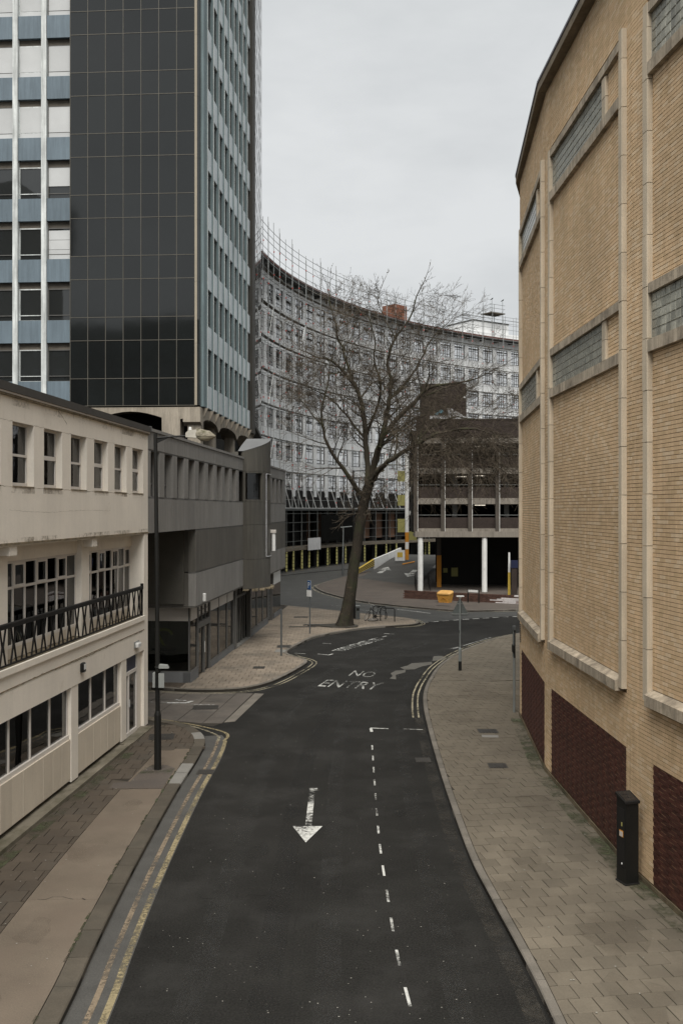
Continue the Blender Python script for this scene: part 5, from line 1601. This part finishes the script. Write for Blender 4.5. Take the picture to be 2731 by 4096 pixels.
trunk_pts = [tp(787,1446), tp(790,1432), tp(797,1400), tp(806,1350), tp(814,1295), tp(822,1235), tp(832,1175), tp(843,1128), tp(852,1095)]
P, Rr = smooth(trunk_pts, [.54,.42,.365,.335,.31,.30,.30,.31,.22], .22)
b = MB(); n = 26
vs, fs = [], []
for i, (p, r) in enumerate(zip(P, Rr)):
    for k in range(n):
        a = 6.2832*k/n
        flare = 1 + (.35*max(0, 1-i/4.)*(.5+.5*math.sin(3*a+1)))
        rr = r*flare*(1+.05*math.sin(5*a+i*.35)+.03*math.sin(9*a-i*.5)+random.uniform(-.035,.035))
        vs.append((p.x+rr*math.cos(a), p.y+rr*math.sin(a), p.z))
for i in range(len(P)-1):
    for k in range(n): fs.append((i*n+k, i*n+(k+1)%n, (i+1)*n+(k+1)%n, (i+1)*n+k))
b.add(vs, fs); b.build('trunk','bark',tree, smooth=True)
limbs = [
 ([tp(838,1140), tp(822,1128,-.4), tp(800,1093,-.8), tp(776,1061,-1.2), tp(752,1022,-1.5), tp(743,985,-1.7), tp(739,947,-1.9), tp(752,885,-2.1), tp(756,850,-2.2)], [.22,.20,.17,.145,.12,.10,.085,.06,.04]),
 ([tp(845,1125), tp(843,1070,.4), tp(840,1000,.6), tp(831,934,.9), tp(815,886,1.1), tp(791,855,1.2), tp(765,831,1.0), tp(721,818,.8), tp(690,806,.7)], [.26,.24,.21,.18,.155,.13,.10,.06,.03]),
 ([tp(816,886,1.1), tp(800,845,1.5), tp(785,800,1.7), tp(774,766,1.8), tp(767,730,1.8), tp(757,692,1.9), tp(760,627,1.9)], [.14,.12,.10,.08,.06,.045,.015]),
 ([tp(848,1115), tp(868,1040,.9), tp(885,970,1.5), tp(893,920,1.9), tp(896,870,2.1), tp(890,824,2.3), tp(908,776,2.5), tp(940,736,2.4), tp(957,680,2.3), tp(975,644,2.3), tp(984,612,2.2)], [.27,.24,.21,.18,.15,.12,.10,.075,.05,.03,.012]),
 ([tp(850,1110), tp(872,1022,-.8), tp(908,965,-1.2), tp(950,927,-1.5), tp(985,893,-1.8), tp(1030,882,-2.0), tp(1075,876,-2.2), tp(1132,852,-2.3)], [.25,.22,.19,.16,.125,.095,.06,.025]),
 ([tp(852,1105), tp(868,1085,-1.3), tp(893,1061,-2.2), tp(949,1025,-3.2), tp(990,1003,-3.8), tp(1040,988,-4.2), tp(1090,985,-4.6), tp(1150,1004,-5)], [.24,.21,.185,.15,.12,.085,.055,.02]),
 ([tp(950,1025,-3.2), tp(985,985,-3.0), tp(1035,960,-2.8), tp(1085,962,-2.9), tp(1140,975,-3.0)], [.10,.085,.06,.04,.015]),
 ([tp(840,1000,.6), tp(866,930,0), tp(872,880,-.6), tp(860,830,-1.0), tp(862,780,-1.3), tp(848,730,-1.4), tp(836,690,-1.4)], [.13,.11,.09,.07,.055,.035,.012]),
 ([tp(893,920,1.9), tp(930,880,2.6), tp(965,830,3.0), tp(985,785,3.2), tp(1020,750,3.3), tp(1052,712,3.3)], [.12,.10,.08,.06,.035,.012]),
 ([tp(744,985,-1.7), tp(720,955,-1.6), tp(700,930,-1.5), tp(676,900,-1.4)], [.07,.055,.04,.015]),
 ([tp(840,1010,.6), tp(800,960,2.0), tp(775,930,2.6), tp(740,905,3.0), tp(700,885,3.3)], [.11,.09,.07,.05,.02]),
 ([tp(870,1030,.9), tp(900,1000,2.4), tp(945,965,3.4), tp(1000,945,4.0), tp(1055,925,4.4)], [.13,.11,.085,.055,.02]),
 ([tp(908,776,2.5), tp(885,735,2.8), tp(868,690,2.8), tp(880,650,2.7), tp(888,625,2.7)], [.06,.045,.03,.02,.008]),
]
bb_ = MB(); tw_ = MB(); nseg = 0
def wander(p, d, L, r, n, curl, grav):
    """one crooked shoot"""
    pts, rad = [p.copy()], [r]
    st = L/n
    for k in range(n):
        d = (d + Vector((random.gauss(0,curl),random.gauss(0,curl),random.gauss(0,curl)+grav))).normalized()
        p = p + d*st
        pts.append(p.copy()); rad.append(max(.0058, r*(1-.8*(k+1)/n)))
    return pts, rad
def grow(p, d, L, r, depth):
    global nseg
    if p.z > 19.6: L *= max(.25, 1-(p.z-19.6)*.5)
    n = max(3, min(8, int(L/.30)))
    pts, rad = wander(p, d, L, r, n, .13, .035 if random.random() < .75 else -.07)
    (bb_ if r > .028 else tw_).tube(pts, rad, 5 if r > .028 else 3, cap=False)
    nseg += n
    if depth <= 0: return
    m = 2 + (L > .9) + (L > 1.7) + (random.random() < .5) + (p.z < 14.5 and random.random() < .7)
    for j in range(m):
        f = .2 + .78*(j+random.random())/m
        i = min(n-1, int(f*n)); q = pts[i].lerp(pts[i+1], f*n-i)
        t = (pts[i+1]-pts[i]).normalized()
        side = t.cross(Vector((random.gauss(0,1),random.gauss(0,1),random.gauss(0,1)))).normalized()
        dd_ = (t*random.uniform(.6,1.1) + side*random.uniform(.4,.9)).normalized()
        grow(q, dd_, L*random.uniform(.5,.82)*(1.12-.35*f), max(.009, rad[i]*random.uniform(.5,.66)), depth-1)
for pts, rads in limbs:
    P, Rr = smooth(pts, [q*.74 for q in rads], .4)
    P = [p + Vector((random.gauss(0,.03),random.gauss(0,.03),random.gauss(0,.03))) for p in P]
    bb_.tube(P, Rr, 9, cap=False)
    L = len(P)
    i = max(4, int(L*.24))
    while i < L:
        t = (P[min(i+1,L-1)]-P[i-1]).normalized()
        for _ in range(2 if random.random() < .25 else 1):
            side = t.cross(Vector((random.gauss(0,1),random.gauss(0,1),random.gauss(0,1)))).normalized()
            dd_ = (t*random.uniform(.35,.9) + side*random.uniform(.6,1.) + Vector((0,0,.10))).normalized()
            f = i/L
            grow(P[i], dd_, random.uniform(1.3,3.0)*(1.1-.25*f), max(.016, Rr[i]*random.uniform(.28,.48)), 3)
        i += 1
    t = (P[-1]-P[-3]).normalized()
    grow(P[-1], t, 1.1, max(.012, Rr[-1]), 2)
# suckers on the trunk
for k in range(46):
    f = random.uniform(.55,1); q = trunk_pts[4]+(trunk_pts[8]-trunk_pts[4])*f
    a = random.uniform(0,6.28); dd_ = Vector((math.cos(a),math.sin(a),random.uniform(-.5,.5))).normalized()
    grow(q+dd_*.3, dd_, random.uniform(.6,1.5), .014, 2)
# drooping right-hand spray
for k in range(120):
    q = tp(random.uniform(900,1150), random.uniform(960,1035), random.uniform(-4.5,-2.5))
    grow(q, Vector((random.uniform(.1,.9),random.uniform(-.5,.4),random.uniform(-1.1,-.2))).normalized(), random.uniform(1.4,3.4), .018, 2)
open('/tmp/tree.txt','w').write(str((nseg, len(bb_.f), len(tw_.f))))
bb_.build('branches','branch_bark',tree, smooth=True)
stuff(tw_.build('twigs','twig_bark',tree))
bd = MB()
tv = tw_.v
for k in range(2600):
    p = random.choice(tv); r = random.uniform(.015,.03)
    bd.add([(p[0]-r,p[1],p[2]),(p[0]+r,p[1],p[2]),(p[0],p[1]+r,p[2]),(p[0],p[1],p[2]+r*1.6)],[(0,1,3),(1,2,3),(2,0,3)])
stuff(bd.build('buds','twig_bark',tree))
# torn-up paving at the foot
mat('foot_earth', (.035,.031,.025), .95, .2, 3., .2, 20., .5)
MB().prism([(-2.0,59.0),(-1.3,58.7),(-.6,58.2),(.3,58.0),(.95,58.4),(1.0,59.2),(.6,59.7),(-.4,60.0),(-1.1,59.7),(-1.2,59.3)], PZ-.02, PZ+.05).build('tree_pit','foot_earth',ip)
MB().prism([(-3.1,58.4),(-1.5,58.5),(-1.5,58.8),(-3.1,58.65)], PZ-.02, PZ+.03).build('dark_slab','iron',ip)
MB().prism([(-2.3,59.3),(-1.0,59.4),(-1.0,59.8),(-2.2,59.7)], PZ-.02, PZ+.045).build('dark_slab','iron',ip)

# ------------------------------------------------------------------ street furniture
mat('galv', (.20,.215,.21), .5, .12, 2., .1, 40., .05, metal=.3)
mat('grey_post', (.075,.08,.08), .55, .12, 2.)
mat('lamp_shell', (.20,.18,.14), .8, .3, 6., .3, 40., .1, dirt=((.07,.065,.035), 9., .45, .6, .9))
mat('lamp_lens', (.30,.27,.20), .3, .15, 3.)
mat('lamp_grey', (.40,.38,.33), .7, .15, 4.)
mat('sign_blue', (.020,.065,.17), .4)
mat('sign_back', (.085,.095,.092), .6, .08, 2.)
mat('bird_grey', (.40,.40,.40), .8)
def lamp_head(o, x, z, s=1.):
    """lantern on the end of a bracket, pointing +x"""
    b = MB(); b.slab([(x-.05,z-.04),(x+.24,z-.06),(x+.24,z+.16),(x+.03,z+.14),(x-.05,z+.07)], -.09,.09, 1); b.build('gear_box','lamp_grey',o)
    vs, fs = [], []
    prof = [(.22,.10,.19,.00),(.34,.155,.20,-.02),(.58,.15,.15,-.02),(.74,.05,.03,-.02)]
    n = 10
    for (xx, hw, hz, z0) in prof:
        for k in range(n+1):
            a = math.pi*k/n
            vs.append((x+xx, hw*math.cos(a), z+z0+hz*math.sin(a)))
    for i in range(len(prof)-1):
        for k in range(n): fs.append((i*(n+1)+k, i*(n+1)+k+1, (i+1)*(n+1)+k+1, (i+1)*(n+1)+k))
    fs.append(tuple(range(n+1)))
    b = MB().add(vs, fs); b.build('lamp_shell','lamp_shell',o, smooth=False)
    vs, fs = [], []
    for (xx, hw, hz, z0) in [(.25,.09,.05,-.02),(.36,.145,.13,-.02),(.55,.14,.12,-.02),(.73,.05,.02,-.02)]:
        for k in range(n+1):
            a = math.pi*k/n
            vs.append((x+xx, hw*math.cos(a), z+z0-hz*math.sin(a)))
    for i in range(3):
        for k in range(n): fs.append((i*(n+1)+k, (i+1)*(n+1)+k, (i+1)*(n+1)+k+1, i*(n+1)+k+1))
    b = MB().add(vs, fs); b.build('lens','lamp_lens',o, smooth=True)
    b = MB(); b.lathe([(.035,z+.13),(.045,z+.16),(.04,z+.22),(.015,z+.235)], 10, (x+.06,0)); b.build('photocell','white_plastic',o)
o = thing('street_lamp', 'black street lamp with lichen-covered lantern on the left pavement', 'street lamp', (-4.87,26.4,PZ), 0)
b = MB(); b.lathe([(.10,0),(.095,.02),(.092,1.45),(.075,1.52),(.062,1.56)], 16); b.build('base_shaft','black_paint',o, smooth=False)
b = MB(); b.tube([(0,0,1.5),(-.02,0,5),(-.06,0,8.92)], [.060,.056,.050], 12); b.build('column','black_paint',o)
b = MB(); b.tube([(-.05,0,8.80),(.42,0,8.84),(.82,0,8.865)], [.026,.024,.024], 8); b.build('bracket_arm','black_paint',o)
b = MB(); b.add([(-.02,-.008,8.78),(.32,-.008,8.82),(-.02,-.008,8.66),(-.02,.008,8.78),(.32,.008,8.82),(-.02,.008,8.66)],[(0,1,2),(5,4,3),(0,3,4,1),(1,4,5,2)]); b.build('gusset','black_paint',o)
lamp_head(o, .80, 8.86)
b = MB(); b.box(.05,.20,-.16,-.14,2.20,2.58); b.box(-.11,-.05,-.14,.10,2.20,2.58); b.build('sign_plate','grey_plastic',o)
b = MB(); b.lathe([(.075,2.16),(.08,2.18),(.08,2.2)],12); b.lathe([(.075,2.58),(.08,2.6),(.08,2.62)],12); b.lathe([(.07,2.70),(.085,2.72),(.07,2.74)],12); b.build('strap','black_paint',o)
b = MB(); b.slab([(.05,2.70),(.30,2.70),(.26,2.78),(.05,2.80)], -.12,.06, 1); b.build('sensor_head','grey_plastic',o)

o = thing('street_lamp', 'dark street lamp behind the trunk of the bare tree', 'street lamp', (.80,63.0,PZ))
b = MB(); b.lathe([(.095,0),(.09,1.6),(.06,1.7)], 14); b.build('base_shaft','black_paint',o)
b = MB(); b.tube([(0,0,1.6),(-.05,0,9.4)], [.06,.05], 10); b.build('column','black_paint',o)
b = MB(); b.tube([(-.05,0,9.35),(1.2,0,9.42)], .028, 6); b.build('bracket_arm','black_paint',o)
lamp_head(o, 1.2, 9.42)
o = thing('street_lamp', 'thin grey lamp post on the far kerb left of the ramp', 'street lamp', (.15,105.4,PZ))
b = MB(); b.lathe([(.12,0),(.11,1.9),(.07,2.0)], 12); b.build('base_shaft','grey_post',o)
b = MB(); b.tube([(0,0,1.9),(.05,0,5.1)], [.07,.05], 10); b.build('column','galv',o)
b = MB(); b.tube([(-.25,0,5.05),(.95,0,5.15)], .05, 6); b.build('bracket_arm','galv',o)

# parking sign
o = thing('parking_sign', 'grey post with blue parking plate and small white plate beneath', 'sign', (-1.76,55.5,PZ), 0)
b = MB(); b.tube([(0,0,0),(0,0,2.95)], .04, 10); b.build('post','grey_post',o)
Mz = Matrix.Rotation(R(-52),4,'Z')
b = MB(); b.mbox(Mz, -.15,.15,-.062,-.045,2.46,2.95); pl = b.build('sign_plate','sign_blue',o)
b = MB(); b.mbox(Mz, -.162,.162,-.0445,-.04,2.45,2.96); b.build('sign_edge','white_plastic',o)
text_sheet('letter', 'P', 'white_plastic', pl, lambda u, v: tuple(Mz @ Vector((-.085+.17*u, -.0635, 2.55+.31*v))))
b = MB(); b.mbox(Mz, -.22,.22,-.062,-.045,2.06,2.42); b.build('info_plate','white_plastic',o)
b = MB(); b.mbox(Mz, -.232,.232,-.044,-.04,2.05,2.43); b.build('plate_edge','black_paint',o)
# plain post
o = thing('plain_post', 'plain grey signless post at the bend of the left kerb', 'post', (-2.84,47.0,PZ))
b = MB(); b.tube([(0,0,0),(0,0,2.18)], .042, 10); b.build('post','grey_post',o); MB().lathe([(.045,2.17),(.045,2.2),(.02,2.215)],10).build('cap','grey_post',o); MB().lathe([(.07,0),(.06,.015)],10).build('collar','kerb',o)
# give-way sign from behind
o = thing('triangle_sign', 'back of a triangular sign on a grey post on the right pavement', 'sign', (5.08,42.7,PZ), R(4))
b = MB(); b.tube([(0,0,.95),(0,0,3.16)], .034, 10); b.build('post','galv',o)
b = MB(); b.lathe([(.07,.40),(.07,.92),(.05,.97),(.034,.98)], 14); b.build('sleeve','galv',o)
b = MB(); b.lathe([(.071,0),(.071,.40)], 14); b.build('black_band','black_paint',o)
b = MB(); tri = [(-.37,2.40),(-.34,2.36),(.34,2.36),(.37,2.40),(.035,3.06),(-.035,3.06)]
b.slab(tri, .040,.055, 1); b.build('sign_plate','sign_back',o)
b = MB(); b.box(-.36,.36,.022,.04,2.40,2.45); b.box(-.11,.11,.022,.04,2.84,2.88); b.build('channel','galv',o)
b = MB(); b.bbox(-.15,.17,-.09,.12,3.17,3.21,.02); b.lathe([(.05,3.1),(.08,3.17)],10); b.build('light_unit','white_plastic',o)
MB().box(-.05,-.03,-.03,.03,1.6,1.75).build('clip','black_paint',o)
# post at the brick corner
o = thing('sign_post', 'grey post with edge-on dark plates beside the brick corner', 'post', (5.88,33.9,PZ))
b = MB(); b.tube([(0,0,0),(0,0,2.92)], .042, 10); b.build('post','galv',o)
b = MB(); b.box(-.02,.03,-.045,.22,1.85,2.88); b.box(-.07,-.05,-.25,.1,2.05,2.30); b.build('sign_plate','black_paint',o)
b = MB(); b.bbox(-.06,.06,-.06,.06,2.80,2.95,.02); b.build('cap','grey_post',o)
# ticket machine
o = thing('ticket_machine', 'black parking ticket machine with sloping solar top by the red brick panel', 'ticket machine', (5.29,18.42,PZ), R(17))
b = MB(); w2, d2 = .135, .15
b.add([(-w2,-d2,0),(w2,-d2,0),(w2,d2,0),(-w2,d2,0),(-w2,-d2,1.50),(w2,-d2,1.50),(w2,d2,1.60),(-w2,d2,1.60)],[(0,1,5,4),(1,2,6,5),(2,3,7,6),(3,0,4,7),(4,5,6,7)]); b.build('body','black_paint',o)
b = MB(); e = .02
b.add([(-w2-e,-d2-e,1.49),(w2+e,-d2-e,1.49),(w2+e,d2+e,1.60),(-w2-e,d2+e,1.60),(-w2-e,-d2-e,1.535),(w2+e,-d2-e,1.535),(w2+e,d2+e,1.645),(-w2-e,d2+e,1.645)],[(0,1,5,4),(1,2,6,5),(2,3,7,6),(3,0,4,7),(4,5,6,7)]); b.build('top_frame','black_rail',o)
gloss('solar', (.012,.013,.015), .06, .5, 0., .05, 1.8)
b = MB(); zf = lambda y: 1.545+(y+d2)*.343
for a, c in ((-.14,-.05),(-.045,.045),(.05,.14)): b.add([(-w2+.01,a,zf(a)),(w2-.01,a,zf(a)),(w2-.01,c,zf(c)),(-w2+.01,c,zf(c))],[(0,1,2,3)])
b.build('solar_panel','solar',o)
b = MB(); b.box(-w2-.008,-w2,-.11,.11,.30,1.38); b.build('control_panel','black_rail',o)
b = MB(); b.box(-w2-.014,-w2-.008,-.08,.04,.86,.98); b.build('notice_frame','orange',o)
b = MB(); b.box(-w2-.018,-w2-.014,-.07,.03,.87,.96); b.build('notice','shop_fascia',o)
b = MB(); b.box(-w2-.016,-w2-.008,-.05,-.02,1.06,1.13); b.build('coin_slot','yellow_sign',o)
b = MB(); b.lathe([(.012,.36),(.012,.39)],8,(-w2-.01,-.04)); b.build('lock','white_plastic',o)
MB().bbox(-w2-.02,w2+.02,-d2-.02,d2+.02,0,.03,.01).build('foot','black_rail',o)
# yellow grit bin
mat('bin_orange', (.48,.245,.05), .55, .08, 2.); mat('bin_lid', (.54,.31,.10), .5, .06, 2.)
o = thing('grit_bin', 'orange plastic grit bin with pale lid before the low brick wall', 'grit bin', (7.72,74.2,PZ), R(-30))
b = MB(); b.add([(-.42,-.26,0),(.42,-.26,0),(.42,.26,0),(-.42,.26,0),(-.53,-.34,.58),(.53,-.34,.58),(.53,.34,.70),(-.53,.34,.70)],[(3,2,1,0),(0,1,5,4),(1,2,6,5),(2,3,7,6),(3,0,4,7),(4,5,6,7)]); b.build('tub','bin_orange',o)
b = MB(); vs = []
for s_, z_ in ((1.03,0),(1.05,.06),(.96,.13),(.80,.16),(.76,.145)):
    for k in range(16):
        a = 6.2832*k/16; c_, q_ = math.cos(a), math.sin(a)
        x = .56*s_*math.copysign(abs(c_)**.4, c_); y = .38*s_*math.copysign(abs(q_)**.4, q_)
        vs.append((x, y, .60+(y+.34)*.20+z_))
b.add(vs, [(i*16+k, i*16+(k+1)%16, (i+1)*16+(k+1)%16, (i+1)*16+k) for i in range(4) for k in range(16)] + [tuple(range(64,80))]); b.build('lid','bin_lid',o)
b = MB(); b.tube([(-.2,-.30,.14),(-.15,-.325,.3),(0,-.34,.36),(.15,-.325,.3),(.2,-.30,.14)], .018, 6); b.build('moulded_arch','orange',o)
b = MB(); b.box(-.40,-.2,-.28,.26,-.0,.05); b.box(.2,.40,-.28,.26,.0,.05); b.build('skid','orange',o)
# street name plate
o = thing('street_name_sign', 'small white name plate on two black legs before the low wall', 'sign', (9.78,73.9,PZ), R(-33))
for x in (-.44,.44):
    b = MB(); b.box(x-.035,x+.035,-.03,.03,0,.98); b.build('leg','black_paint',o); b = MB(); b.lathe([(.03,.98),(.04,1.02),(.01,1.06)],8,(x,0)); b.build('finial','black_paint',o)
MB().box(-.40,.40,-.045,-.03,.78,.95).build('plate','white_plastic',o); MB().box(-.42,.42,-.03,-.01,.76,.97).build('plate_frame','black_paint',o)
# white and yellow height pole
o = thing('striped_pole', 'tall thin pole, white above and yellow below, beside the car park', 'pole', (13.55,80.5,PZ))
MB().lathe([(.12,0),(.10,1.85)],10).build('yellow_foot','yellow_paint',o); MB().lathe([(.095,1.85),(.075,3.45)],10).build('white_shaft','column_white',o)
# litter bin
o = thing('litter_bin', 'grey square litter bin behind the tree trunk', 'litter bin', (1.02,62.75,PZ))
MB().bbox(-.12,.14,-.14,.14,.03,.82,.02).build('body','grey_post',o); MB().bbox(-.14,.16,-.16,.16,.82,.87,.02).build('lid','galv',o); MB().box(-.08,.10,-.145,-.14,.55,.72).build('opening','void',o)
# cycle hoops
def hoop(lb, a, c, h=.80):
    o = thing('cycle_hoop', lb, 'cycle rack', (*a, PZ), math.atan2(c[1]-a[1], c[0]-a[0]), 'cycle hoops by the tree')
    L = math.hypot(c[0]-a[0], c[1]-a[1]); r = .12; pts = [(0,0,0),(0,0,h-r)]
    for k in range(1,6): t = k/5*math.pi/2; pts.append((r-r*math.cos(t),0,h-r+r*math.sin(t)))
    pts.append((L-r,0,h))
    for k in range(1,6): t = k/5*math.pi/2; pts.append((L-r+r*math.sin(t),0,h-r+r*math.cos(t)))
    pts.append((L,0,0)); MB().tube(pts, .032, 8).build('hoop','black_paint',o)
    MB().lathe([(.07,0),(.06,.02)],8).build('floor_flange','black_paint',o); MB().lathe([(.07,0),(.06,.02)],8,(L,0)).build('floor_flange','black_paint',o)
hoop('front cycle hoop with the broken bicycle chained to it', (2.42,62.0), (3.28,61.5)); hoop('rear cycle hoop, behind the broken bicycle', (2.02,63.2), (2.78,62.8))
# bicycle
mat('tyre', (.012,.012,.012), .85); mat('chrome', (.45,.45,.44), .3, metal=.7)
def ring(b, c, R_, r, ax1, ax2, n=28, a0=0., a1=6.2832, cap=False):
    pts = [Vector(c)+Vector(ax1)*R_*math.cos(a0+(a1-a0)*k/n)+Vector(ax2)*R_*math.sin(a0+(a1-a0)*k/n) for k in range(n+1)]
    b.tube(pts, r, 6, cap=cap)
def bicycle(lb, loc, rz, broken):
    o = thing('bicycle', lb, 'bicycle', loc, rz)
    def wheel(c, ax1, ax2):
        b = MB(); ring(b, c, .31, .022, ax1, ax2); w_ = b.build('wheel','tyre',o)
        b = MB(); ring(b, c, .285, .010, ax1, ax2); b.build('rim','chrome',w_)
        b = MB()
        for k in range(12):
            t = k*math.pi/6; p = Vector(c)+Vector(ax1)*.285*math.cos(t)+Vector(ax2)*.285*math.sin(t); b.tube([c, p], .003, 3)
        b.build('spokes','chrome',w_)
    if broken:
        a = R(62); wheel((-.50,-.05,.30), (math.cos(R(55)),-.25,math.sin(R(55))), (-.3,.75,.35)); wheel((-.15,.02,.06), (1,0,.05), (0,.95,.12))
    else:
        wheel((-.52,0,.33), (1,0,0), (0,0,1)); wheel((.52,0,.33), (1,0,0), (0,0,1))
    hd, bbk, st, ra, fa = (-.28,0,.84), (.0,0,.28), (.20,0,.78), (.42,0,.30), (-.44,0,.34)
    b = MB()
    for p, q in ((hd,bbk),((-.31,0,.74),(.09,0,.5)),(bbk,st),(bbk,ra),((.16,0,.68),ra),(hd,fa)): b.tube([p,q], .019, 6)
    b.build('frame','black_paint',o)
    b = MB(); b.tube([(-.27,0,.84),(-.27,0,.98)], .014, 6); b.tube([(-.10,.26,.92),(-.2,.22,.98),(-.28,.06,1.02),(-.30,-.06,1.03),(-.36,-.22,1.12),(-.42,-.28,1.2)], .013, 6); b.build('handlebar','chrome',o)
    b = MB(); b.tube([(-.14,.26,.91),(-.07,.27,.92)], .022, 6); b.tube([(-.40,-.27,1.17),(-.46,-.29,1.23)], .022, 6); b.build('grip','black_paint',o)
    b = MB(); b.slab([(.05,.86),(.18,.90),(.34,.93),(.33,.87),(.2,.83)], -.07,.07, 1); b.tube([st,(.22,0,.86)], .014, 6); b.build('saddle','black_rail',o)
    b = MB(); ring(b, (.40,0,.36), .34, .018, (1,0,0), (0,0,1), 14, -.4, 1.9, True); b.build('mudguard','black_rail',o)
    b = MB(); b.lathe([(.10,-.01),(.10,.01)],14); b.v = [(v[0], v[2], v[1]+.28) for v in b.v]; b.tube([(0,-.06,.28),(.12,-.06,.16)], .012, 5); b.tube([(0,.06,.28),(-.12,.06,.40)], .012, 5); b.build('crank','black_rail',o)
    return o
bicycle('broken black bicycle slumped against the front cycle hoop', (2.1,61.75,PZ), R(-12), True)
bicycle('dark bicycle propped behind the tree trunk', (.45,62.6,PZ), R(70), False)
# birds on the scaffold poles
for k, ds in enumerate((-1.1, 1.1)):
    p = AP(bs+ds, -2, 40.2)
    o = thing('bird', ('left' if k == 0 else 'right') + ' one of two dark birds perched on the roof scaffold poles', 'bird', p)
    b = MB(); b.tube([(-.32,0,.02),(-.16,0,.10),(0,0,.18),(.10,0,.27),(.16,0,.36),(.20,0,.38)], [.015,.06,.10,.085,.055,.012], 7); b.build('body','void',o, smooth=True)
